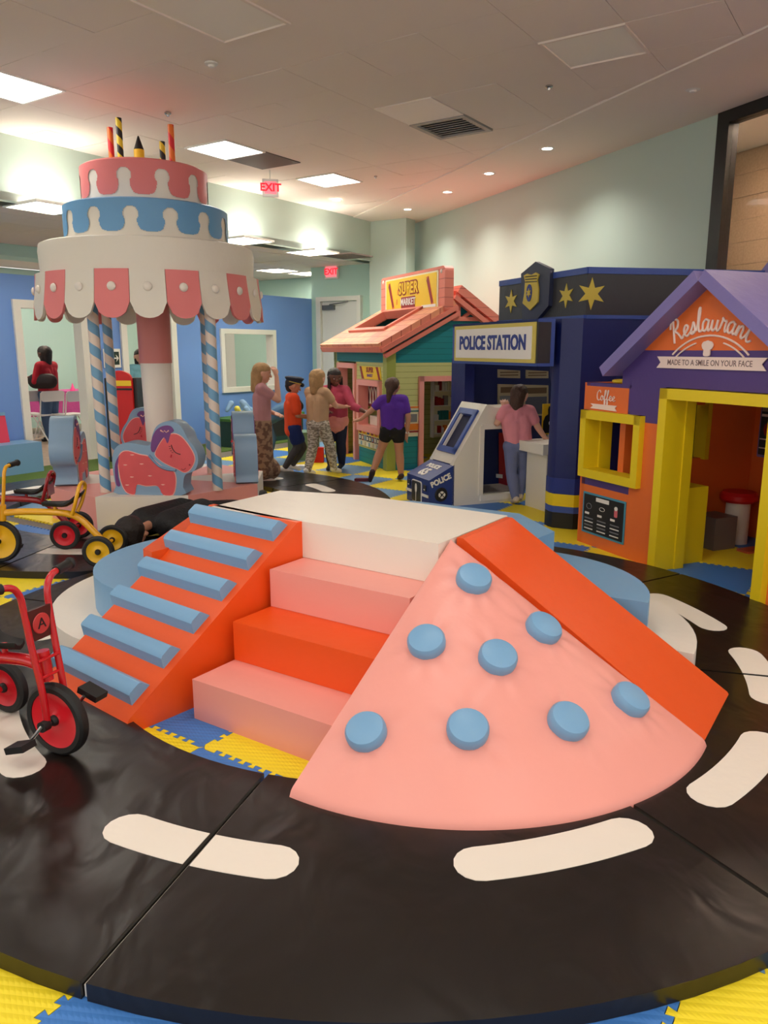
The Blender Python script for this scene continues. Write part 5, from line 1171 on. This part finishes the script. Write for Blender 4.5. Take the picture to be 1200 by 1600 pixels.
h_bl = mat('blond_hair', (176, 140, 92), .6, 1, 60, bdist=.008, var=.3, vscale=25); h_br = mat('brown_hair', (74, 48, 34), .6, 1, 60, bdist=.008, var=.3, vscale=25); h_dk = mat('dark_hair', (34, 24, 20), .55, 1, 60, bdist=.006, var=.25, vscale=25)
tiny_shoe = mat('pale_shoe', (206, 190, 178), .6); sock = mat('white_sock', (228, 224, 218), .8)
def pat(name, c1, c2, scale=30, stretch=(1, 1, 1), thr=.5):
    m = mat(name, c1, .85); nt = m.node_tree; p = nt.nodes['Principled BSDF']; L = nt.links.new
    tc = nt.nodes.new('ShaderNodeTexCoord'); mp = nt.nodes.new('ShaderNodeMapping'); mp.inputs['Scale'].default_value = stretch; n = nt.nodes.new('ShaderNodeTexNoise'); n.inputs['Scale'].default_value = scale; n.inputs['Detail'].default_value = 1
    cr = nt.nodes.new('ShaderNodeValToRGB'); cr.color_ramp.elements[0].position = thr - .04; cr.color_ramp.elements[1].position = thr + .04
    cr.color_ramp.elements[0].color = (*srgb([v/255 for v in c1]), 1); cr.color_ramp.elements[1].color = (*srgb([v/255 for v in c2]), 1)
    L(tc.outputs['Object'], mp.inputs['Vector']); L(mp.outputs['Vector'], n.inputs['Vector']); L(n.outputs['Fac'], cr.inputs[0]); L(cr.outputs[0], p.inputs['Base Color']); return m

# child in the purple shirt, walking, back to the camera, left arm stretched out
P_pur = person('child in purple T-shirt and black shorts striding past the supermarket playhouse', (.10, 8.80, 0), radians(12), 1.19, sk_m, h_br,
    dict(wL=(-.30, .06, .60), eL=(-.20, .02, .69), hdL=(-.36, .08, .585), wR=(.135, -.02, .46), eR=(.145, -.04, .62), kL=(-.10, .08, .30), aL=(-.21, -.03, .085), tL=(-.225, -.01, .02), kR=(.07, .02, .28), aR=(.085, 0, .045), hL=(-.05, 0, .5)),
    [('shirt', fabric('purple_cotton', (92, 44, 160)), ['torso', ('uaL', .62), ('uaR', .62), ('cap', (-.035, 0, .50), (-.04, 0, .66), .078, .074), ('cap', (.035, 0, .50), (.04, 0, .66), .078, .074)], .013, .009), ('shorts', fabric('black_cotton', (24, 22, 26)), ['pelvis', ('thL', .35), ('thR', .35)], .010, .009)],
    [((0, -.25, .35), (0, .1, .45), 1.04, .94), ((0, -.6, .0), (-.05, -.95, -.7), .75, .5), ((-.05, -.95, -.7), (-.45, -1.0, -2.9), .42, .34)], head_turn=radians(-35), hs=1.02, shoe=mat('dark_trainer', (50, 30, 36), .6))
box('wrist_band', -.022, .022, -.02, .02, -.01, .01, whitep, P_pur[0], .008, mtx=Matrix.Translation(P_pur[1]['wR'].lerp(P_pur[1]['eR'], .08)))
# blond child in tan top, seen from behind, arms out to the right
person('blond child in tan T-shirt and white patterned leggings, back half turned', (-.79, 9.2, 0), radians(-38), 1.27, sk_l, h_bl,
    dict(wR=(.10, .26, .64), eR=(.14, .10, .66), hdR=(.09, .36, .64), wL=(-.08, .22, .64), eL=(-.14, .08, .64), kL=(-.05, -.02, .27), aL=(-.05, -.10, .05), kR=(.07, .09, .28), aR=(.07, .14, .05)),
    [('shirt', fabric('tan_cotton', (196, 160, 124)), ['torso', ('uaL', .5), ('uaR', .5)], .012, .009), ('leggings', pat('white_leaf_print', (206, 196, 180), (140, 128, 112), 26, (1, 1, 2.4)), ['pelvis', 'thL', 'thR', ('shL', .0), ('shL', .95), ('shR', .95)], .008, .008)],
    [((0, -.25, .35), (0, .1, .45), 1.06, .95), ((0, -.45, -.1), (0, -.55, -1.5), .95, .75), ((-.5, -.1, .1), (-.55, -.2, -1.3), .55, .4), ((.5, -.1, .1), (.55, -.2, -1.3), .55, .4), ((0, -.55, -1.4), (0, -.5, -1.9), .7, .45)], hs=1.02, shoe=sock)
# boy in orange with police cap, facing right
P_cap = person('child in orange T-shirt, navy shorts and a dark police cap, facing right', (-1.10, 9.32, 0), radians(-72), 1.17, sk_m, h_dk,
    dict(wR=(.05, .15, .60), eR=(.14, .02, .62), hdR=(.0, .22, .62), wL=(-.06, .16, .58), eL=(-.14, .03, .61), kL=(-.05, .11, .27), aL=(-.05, -.02, .07), kR=(.05, .03, .28), aR=(.05, -.12, .06)),
    [('shirt', fabric('orange_cotton', (232, 76, 28)), ['torso', ('uaL', .75), ('uaR', .75), ('cap', (-.03, 0, .46), (-.03, 0, .66), .088, .076), ('cap', (.03, 0, .46), (.03, 0, .66), .088, .076)], .020, .009), ('shorts', fabric('navy_cotton', (22, 44, 104)), [('thL', .62), ('thR', .62)], .016, .009),
     ('leggings', fabric('grey_tights', (70, 66, 66)), [('shL', .85), ('shR', .85), 'thL', 'thR'], .003, .008)],
    short_hair, head_pitch=-.25, hs=1.05, shoe=sock)
t, V, H, hr, seg = P_cap
mcap = Matrix.Translation(H(0, 0, .45)) @ Matrix.Rotation(-.12, 4, 'X'); lathe('cap_crown', [(0, hr*1.0), (hr*.9, hr*.98), (hr*1.35, hr*.82), (hr*1.38, hr*.70), (hr*1.12, hr*.36), (hr*1.1, 0), (0, 0)], fabric('cap_navy', (44, 50, 66)), t, 28, mcap)
bm = bmesh.new(); acaps(bm, H(-.5, 1.15, .48), H(.5, 1.15, .48), hr*.3, hr*.3); fin('cap_visor', bm, blackp, t)
tube('cap_band', [H(cos(k*pi/8)*1.12, sin(k*pi/8)*1.12, .56) for k in range(17)], hr*.06, gold, t, 6)
# girl with braids, facing left toward the others, reaching right
person('child with dark braids in a pink jacket and navy trousers behind the blond child', (-.60, 9.62, 0), radians(165), 1.27, sk_d, h_dk,
    dict(wL=(-.34, .16, .60), eL=(-.20, .08, .64), hdL=(-.42, .18, .60), wR=(.02, .20, .60), eR=(.14, .06, .62), kR=(.055, .05, .27), aR=(.06, .0, .05), kL=(-.05, .0, .27), aL=(-.03, -.08, .05)),
    [('jacket', fabric('pink_knit', (186, 70, 96), .3), ['torso', 'uaL', 'uaR', ('faL', .5), ('faR', .6)], .014, .009), ('shirt_tail', fabric('blush_cotton', (232, 150, 140)), ['pelvis', ('cap', (-.03, 0, .44), (.03, 0, .44), .085, .085)], .014, .009), ('trousers', fabric('navy_denim', (26, 30, 56)), ['pelvis', 'thL', 'thR', ('shL', .95), ('shR', .95)], .009, .009)],
    [((0, -.28, .38), (0, .15, .5), 1.05, .86), ((-.8, .1, 0), (-.95, .3, -1.9), .3, .2), ((.8, .1, 0), (.95, .3, -1.9), .3, .2), ((.3, -.8, 0), (.4, -.9, -2.0), .32, .2), ((-.3, -.8, 0), (-.4, -.9, -2.0), .32, .2)], head_turn=radians(35), head_pitch=-.1, hs=1.03, shoe=mat('navy_shoe', (24, 26, 44), .6))
# girl with hand over her face
person('girl in mauve top and long brown patterned skirt holding a hand to her face', (-1.36, 8.62, 0), radians(-80), 1.36, sk_l, h_bl,
    dict(wR=(.04, .125, .885), eR=(.10, .13, .70), hdR=(.02, .10, .96), wL=(-.06, .10, .58), eL=(-.14, -.02, .62), aL=(-.05, -.01, .045), aR=(.05, .01, .045)),
    [('shirt', fabric('mauve_cotton', (186, 134, 138)), ['torso', ('uaL', .5), ('uaR', .5)], .011, .009), ('skirt', pat('brown_diamond_print', (158, 128, 102), (112, 82, 66), 20, (1, 1, 1)), ['pelvis', ('cap', (-.04, 0, .52), (-.04, .0, .12), .076, .085), ('cap', (.04, 0, .52), (.04, .0, .12), .076, .085), ('cap', (0, .05, .12), (0, -.03, .12), .09, .09)], .010, .010)],
    [((0, -.25, .35), (0, .05, .42), 1.03, .95), ((0, -.6, -.1), (-.1, -.8, -1.9), .8, .5), ((-.5, -.3, 0), (-.5, -.5, -1.8), .5, .35), ((.5, -.3, 0), (.45, -.5, -1.6), .5, .35)], head_pitch=-.1, hs=.98, shoe=tiny_shoe)
# child in denim bending over
person('child in blue denim bending forward behind the mauve topped girl', (-1.52, 10.3, 0), radians(-75), 1.22, sk_d, h_dk,
    dict(pel=(0, -.06, .47), che=(0, .13, .56), nec=(0, .21, .60), hea=(0, .28, .60), sL=(-.10, .17, .59), sR=(.10, .17, .59), eL=(-.12, .22, .44), eR=(.12, .24, .44), wL=(-.10, .28, .32), wR=(.10, .30, .32), hL=(-.05, -.06, .46), hR=(.05, -.06, .46), kL=(-.055, .02, .26), kR=(.055, .0, .26), aL=(-.055, -.05, .045), aR=(.055, -.05, .045)),
    [('jacket', fabric('blue_denim', (74, 112, 146)), ['torso', 'uaL', 'uaR', ('faL', .9), ('faR', .9)], .014, .009), ('jeans', fabric('denim', (82, 120, 150)), ['pelvis', 'thL', 'thR', ('shL', .95), ('shR', .95)], .012, .009)],
    short_hair, head_pitch=-1.0, hs=1.02, shoe=tiny_shoe)
# child in pink leaning at the police car
person('child in pink T-shirt and blue-grey leggings leaning between police car and counter', (1.30, 7.46, 0), radians(8), 1.17, sk_l, h_br,
    dict(pel=(.01, .0, .50), che=(-.02, .02, .71), wL=(-.10, .09, .80), eL=(-.175, .02, .68), hdL=(-.09, .13, .86), sL=(-.11, .02, .785), sR=(.095, .0, .78), eR=(.165, -.02, .64), wR=(.235, -.03, .545), hdR=(.30, -.01, .545), kL=(-.045, .0, .27), aL=(-.02, -.06, .05), kR=(.065, .03, .29), aR=(.035, .0, .06), hea=(.01, .02, .905)),
    [('shirt', fabric('rose_cotton', (226, 142, 152)), ['torso', ('uaL', .55), ('uaR', .55), ('cap', (-.035, 0, .53), (-.04, 0, .66), .073, .072), ('cap', (.035, 0, .53), (.04, 0, .66), .073, .072)], .014, .009), ('leggings', fabric('slate_leggings', (112, 120, 158)), ['pelvis', 'thL', 'thR', ('shL', .9), ('shR', .9)], .007, .008)],
    [((0, -.25, .35), (0, .1, .45), 1.05, .94), ((0, -.5, -.1), (-.15, -.6, -1.3), .88, .75), ((-.5, -.2, .1), (-.65, -.3, -1.2), .55, .45), ((.45, -.35, .1), (.35, -.5, -1.1), .5, .4)], head_turn=radians(-48), hs=1.02, shoe=tiny_shoe)
# person lying face down behind the wedge: built standing along +y then laid flat (local y is the body's length)
track = mat('black_tracksuit', (24, 24, 27), .7, .8, 40, bdist=.01); 
o = person('person in black tracksuit lying face down between the climbing wedge and the carousel', (-1.24, 7.42, .0), atan2(5.55 - 7.42, -1.93 + 1.24) - pi/2, 1.1, sk_m, h_dk,
    dict(pel=(0, .98, .13), che=(0, 1.36, .14), nec=(0, 1.56, .15), hea=(.0, 1.73, .125), sL=(-.18, 1.50, .14), sR=(.18, 1.50, .14), eL=(-.27, 1.36, .09), eR=(.27, 1.30, .09), wL=(-.26, 1.58, .05), wR=(.24, 1.5, .05), hL=(-.09, .93, .12), hR=(.09, .93, .12), kL=(-.11, .50, .085), kR=(.12, .50, .085), aL=(-.12, .12, .12), aR=(.14, .1, .10), tL=(-.13, .0, .05), tR=(.15, -.02, .05)),
    [('tracksuit', track, ['torso', 'pelvis', 'uaL', 'uaR', 'faL', 'faR', 'thL', 'thR', 'shL', 'shR', ('cap', (-.08, 1.0, .13), (-.11, 1.45, .14), .115, .11), ('cap', (.08, 1.0, .13), (.11, 1.45, .14), .115, .11), ('cap', (-.09, .93, .12), (-.11, .5, .085), .095, .065), ('cap', (.09, .93, .12), (.12, .5, .085), .095, .065), ('cap', (-.11, .5, .085), (-.12, .12, .12), .062, .045), ('cap', (.12, .5, .085), (.14, .1, .10), .062, .045), ('cap', (-.18, 1.5, .14), (-.27, 1.36, .09), .06, .045), ('cap', (.18, 1.5, .14), (.27, 1.3, .09), .06, .045)], .010, .012)],
    [((0, -.28, .38), (0, .12, .5), 1.04, .94), ((0, -.5, -.1), (0, -.45, -.35), .78, .66)], head_turn=radians(15), head_pitch=-pi/2, hs=1.5, shoe=blackp)
o[0].name = 'person_lying' if False else o[0].name
# adults in the party room
person('woman in red sweater with a dark shoulder bag standing in the party room', (-5.50, 12.75, 0), radians(75), 1.56, sk_d, h_dk,
    dict(wR=(.02, .16, .66), eR=(.13, .05, .64), wL=(-.05, .16, .66), eL=(-.14, .04, .63)),
    [('sweater', fabric('red_knit', (176, 20, 40)), ['torso', 'uaL', 'uaR', ('faL', .95), ('faR', .95), ('cap', (-.02, 0, .52), (.02, 0, .52), .075, .075)], .014, .011), ('jeans', fabric('dark_denim', (70, 92, 124)), ['pelvis', 'thL', 'thR', ('shL', .95), ('shR', .95)], .011, .011)],
    [((0, -.25, .35), (0, .1, .45), 1.06, .95), ((0, -.4, -.1), (0, -.45, -1.3), .9, .7), ((-.5, -.1, .1), (-.55, -.1, -1.2), .5, .4), ((.5, -.1, .1), (.55, -.1, -1.2), .5, .4)], hs=.95, shoe=blackp)
bm = bmesh.new(); acaps(bm, (-.12, 0, .0), (.12, 0, .0), .12, .12); bmesh.ops.scale(bm, vec=(1, .45, 1), verts=bm.verts); o = tag(fin('shoulder_bag', bm, mat('bag_leather', (38, 22, 22), .5)), 'dark brown bag slung on the back of the red sweatered woman', 'bag'); o.location = (-5.50, 12.56, .99)
person('woman in light blue shirt with long dark hair behind the carousel column', (-3.72, 12.0, 0), radians(-150), 1.52, sk_l, h_dk,
    dict(wR=(.0, .13, .64), eR=(.13, .03, .63), wL=(.0, .15, .66), eL=(-.14, .03, .63)),
    [('shirt', fabric('sky_cotton', (128, 190, 206)), ['torso', ('uaL', .7), ('uaR', .7), ('cap', (-.03, 0, .50), (.03, 0, .50), .085, .085)], .014, .011), ('jeans', fabric('mid_denim', (96, 126, 160)), ['pelvis', 'thL', 'thR', ('shL', .95), ('shR', .95)], .008, .011)],
    long_hair, hs=.95, shoe=blackp)

# ------------------------------------------------------------------ left background
# folding chairs and pink table in the party room
fc_m = mat('white_plastic', (236, 230, 224), .4); cloth = mat('magenta_cloth', (214, 84, 160), .7, .5, 12, bdist=.02)
def chair():
    t = thing('folding_chair', '', 'chair')
    prism('backrest', rrect(-.2, .2, .66, .83, .04), -.012, .012, fc_m, t, .006, mtx=stand(Vector((0, -.05, 0)), (1, 0, 0), (0, -1, 0)))
    box('seat', -.2, .2, -.02, .36, .43, .455, fc_m, t, .01)
    for s in (-1, 1):
        tube('leg', [(s*.205, -.05, .80), (s*.205, .02, .45), (s*.2, .30, .0)], .011, fc_m, t, 8); tube('leg', [(s*.19, .26, .44), (s*.19, -.16, .0)], .011, fc_m, t, 8)
    for y, z in ((.24, .09), (-.12, .05)): tube('stretcher', [(-.2, y, z), (.2, y, z)], .008, fc_m, t, 6)
    return t
c0 = chair()
for k, (px, lb) in enumerate(((55, 'leftmost white folding chair by the party room doorway'), (86, 'middle white folding chair in the party room doorway'), (124, 'right-hand white folding chair in the party room doorway, partly behind its frame'))):
    o = c0 if k == 0 else copy_tree(c0)
    p = w_at(px, 690, 0); o.location = (p.x, p.y, 0); o.rotation_euler = (0, 0, radians(51 + 4*k)); o['label'] = lb; o['group'] = 'folding chairs in the party room'
tt = ab(-12.35, 7.55) if False else w_at(100, 676, 0)
t = thing('party_table', 'party table under a magenta cloth behind the folding chairs', 'table', (tt.x - .25, tt.y + .1, 0), radians(56))
box('table_cloth', -.8, .8, -.3, .38, .33, .745, cloth, t, .01); box('table_top', -.78, .78, -.28, .36, .70, .74, fc_m, t)
for x in (-.7, .7):
    for y in (-.2, .28): tube('leg', [(x, y, 0), (x, y, .7)], .015, steel, t, 8)
for (px, lb) in ((82, 'pink paper party hat on the magenta table, left one'), (114, 'pink paper party hat on the magenta table, right one')):
    q = ray_(px, 612); k = (tt.y + .2)/q.y; o = lathe('party_hat', [(.05, 0), (.045, .01), (0, .15)], mat('hot_pink_paper', (232, 40, 130), .5), None, 16); o.location = (q.x*k, q.y*k, .746); tag(o, lb, 'party hat')
# exit arrow sign on the blue partition
t = thing('exit_arrow_sign', 'green and white running-man exit sign with an arrow on the blue wall', 'sign', ab(BW + .005, 7.03, 1.37), -YA + pi/2)
box('sign_plate', -.14, .14, -.012, 0, -.13, .13, whitep, t, .003); box('sign_face', -.115, .115, -.014, -.012, -.09, .09, mat('sign_dark_green', (30, 52, 44), .5), t)
tube('arrow', [(.02, -.016, 0), (.09, -.016, 0)], .01, whitep, t, 6); prism('arrow_head', [(.06, .05), (.105, 0), (.06, -.05), (.075, 0)], 0, .004, whitep, t, 0, mtx=stand(Vector((0, -.015, 0)), (1, 0, 0), (0, -1, 0)))
tube('running_figure', [(-.09, -.016, -.05), (-.065, -.016, -.01), (-.04, -.016, -.05)], .009, whitep, t, 6); tube('running_figure', [(-.065, -.016, -.01), (-.05, -.016, .035), (-.02, -.016, .01)], .009, whitep, t, 6); lathe('running_figure', [(0, 0), (.016, .002), (0, .004)], whitep, t, 12, stand(Vector((-.042, -.015, .06)), (1, 0, 0), (0, -1, 0)))
# red booth panel
bp_ = w_at(197, 722, 0)
t = thing('red_booth', 'tall red play booth panel with rounded top, yellow stripe and black side', 'panel', (bp_.x, bp_.y, 0), radians(-4))
prism('booth_front', [(-.17, 0), (.17, 0), (.17, 1.10)] + [(.17*cos(radians(k)), 1.10 + .12*sin(radians(k))) for k in range(15, 180, 15)] + [(-.17, 1.10)], 0, .05, red_v, t, .01, mtx=stand(Vector((0, 0, 0)), (1, 0, 0), (0, -1, 0)))
box('booth_back', -.22, .22, .0, .25, 0, 1.12, darkblack, t, .01); box('booth_stripe', -.165, .165, -.056, -.049, 1.02, 1.09, yellp, t); box('booth_stripe', -.172, .172, -.056, -.049, .965, .99, blackp, t)
# light blue block with red striped panel at the left edge
xb = w_at(69, 736, 0)
t = thing('toy_block', 'light blue foam block at the left edge', 'block', xb, radians(56.3)); box('block_body', -1.5, 0, .0, .40, 0, .37, lblue, t, .03)
t = thing('striped_panel', 'red panel with a white stripe and pale blue top standing behind the light blue block', 'panel', xb + B*-.25 - A*.27, radians(56.3))
pm = M4((0, 0, .371), (-.16, 0, 0)); box('panel_body', -1.1, .0, 0, .08, 0, .33, vinyl('raspberry_vinyl', (226, 68, 96)), t, .015, mtx=pm); box('panel_top', -1.1, .0, -.01, .09, .33, .37, lblue, t, .01, mtx=pm); box('panel_stripe', -.20, -.14, -.004, 0, 0, .33, white_v, t, mtx=pm); box('panel_stripe', -.50, -.44, -.004, 0, 0, .33, white_v, t, mtx=pm)
# bench with clothes on it
t = thing('low_bench', 'dark green low bench with turf top under the white framed window', 'bench', ab(-8.75, 8.55), -YA)
box('bench_body', -.2, .2, 0, 1.75, 0, .40, mat('bottle_green', (24, 62, 58), .5), t, .01); box('bench_top', -.22, .22, -.02, 1.77, .40, .44, mat('green_turf_top', (70, 120, 56), .9, .8, 200), t, .01); 
box('bench_dark_plate', .195, .203, .75, 1.65, .08, .36, blackp, t)  # black plate on the bench side, standing for a dark opening
def clothp(name, label, p, m, sc, seed):
    random.seed(seed); caps = []
    for k in range(9): a_ = Vector((random.uniform(-.5, .5)*sc[0], random.uniform(-.5, .5)*sc[1], random.uniform(.1, 1)*sc[2])); caps.append((a_, a_ + Vector((random.uniform(-.3, .3)*sc[0], random.uniform(-.3, .3)*sc[1], -.4*sc[2])), .05, .035))
    o = blob(name, caps, .014, m, None, 3); o.location = p; tag(o, label, 'clothing'); return o
clothp('jacket', 'yellow jacket hanging over the left end of the green bench', ab(-8.52, 8.72, .30), fabric('yellow_cloth', (224, 212, 90)), (.12, .22, .35), 2)
clothp('jacket', 'pale blue denim jacket heaped on the green bench', ab(-8.75, 9.0, .44), fabric('pale_denim', (136, 170, 206)), (.3, .4, .25), 5)
# poster and partition seen through the party-room window
t = thing('table_display', 'pink and grey poster seen through the white framed window', 'poster', ab(-9.9, 9.35, 1.02), -YA + pi/2); box('poster_sheet', -.22, .32, -.01, .01, -.18, .16, mat('poster_grey2', (120, 104, 108), .5), t); box('poster_print', -.02, .24, -.014, -.01, -.12, .14, pinkp, t); 
for k in range(3): tube('poster_drawing', [(-.18 + .03*k, -.013, -.1), (-.12 + .03*k, -.013, -.02 + .03*k), (-.08 + .03*k, -.013, -.1)], .006, blackp, t, 5)
t = thing('display_shelf', 'white shelf carrying the poster behind the window', 'shelf', ab(-9.9, 9.35, 0), -YA + pi/2); box('shelf_board', -.5, .6, -.1, .15, .80, .835, white_trim, t, .004); box('shelf_leg', -.48, -.42, -.05, .1, 0, .8, white_trim, t); box('shelf_leg', .5, .56, -.05, .1, 0, .8, white_trim, t)
# sloping white rail beside the far door
t = thing('hand_rail', 'pale sloping rail between the window and the white door', 'rail', (0, 0, 0)); ra_, rb_ = w_at(428, 676, 0), w_at(487, 668, 0)
q0 = Vector((ra_.x, ra_.y, 0)); q1 = Vector((rb_.x, rb_.y, 0)); za = hit(428, 604, (q0.x, q0.y), (q1.x, q1.y)).z; zb = hit(487, 624, (q0.x, q0.y), (q1.x, q1.y)).z
salmon = mat('pale_wood_rail', (236, 196, 172), .5); tube('rail', [q0 + Vector((0, 0, za)), q1 + Vector((0, 0, zb))], .03, salmon, t, 10); tube('rail_post', [q0, q0 + Vector((0, 0, za))], .03, salmon, t, 10); tube('rail_post', [q1, q1 + Vector((0, 0, zb))], .03, salmon, t, 10)
# small things on the floor near the children
def floor_item(px, py, nm_, lb, cat, build):
    p = w_at(px, py, 0); o = build(); o.location = (p.x, p.y, .052 if hypot(p.x + 2.2, p.y - 7.2) < 2.28 and hypot(p.x + 2.2, p.y - 7.2) > 1.33 else .001); tag(o, lb, cat); return o
floor_item(497, 722, 'bag', 'small red bag on the floor behind the blond child', 'bag', lambda: box('small_bag', -.08, .08, -.05, .05, 0, .2, red_v, None, .03))
floor_item(466, 733, 'box', 'flat white and orange toy box on the floor by the capped child', 'toy', lambda: box('toy_box', -.13, .13, -.07, .07, 0, .05, whitep, None, .01))
floor_item(455, 728, 'box', 'green play cube behind the capped child', 'block', lambda: box('play_cube', -.1, .3, .5, .9, 0, .38, vinyl('sage_vinyl', (124, 160, 124)), None, .02))
floor_item(566, 752, 'shoe', 'flat dark red shoe lying on the black mat near the walking child', 'shoe', lambda: prism('flat_shoe', [(-.09, -.03), (.02, -.035), (.09, -.02), (.1, .01), (.05, .035), (-.07, .035)], 0, .035, mat('maroon_shoe', (110, 30, 40), .6), None, .01))
floor_item(655, 658 + 70, 'bag', 'white crumpled paper inside the supermarket doorway', 'paper', lambda: blob('crumpled_paper', [((-.05, 0, .04), (.04, .02, .06), .045, .04), ((0, .03, .03), (.06, .0, .03), .035, .03)], .012, whitep, None, 1)).location = fr((.05, 9.56), .95, .4, .001)
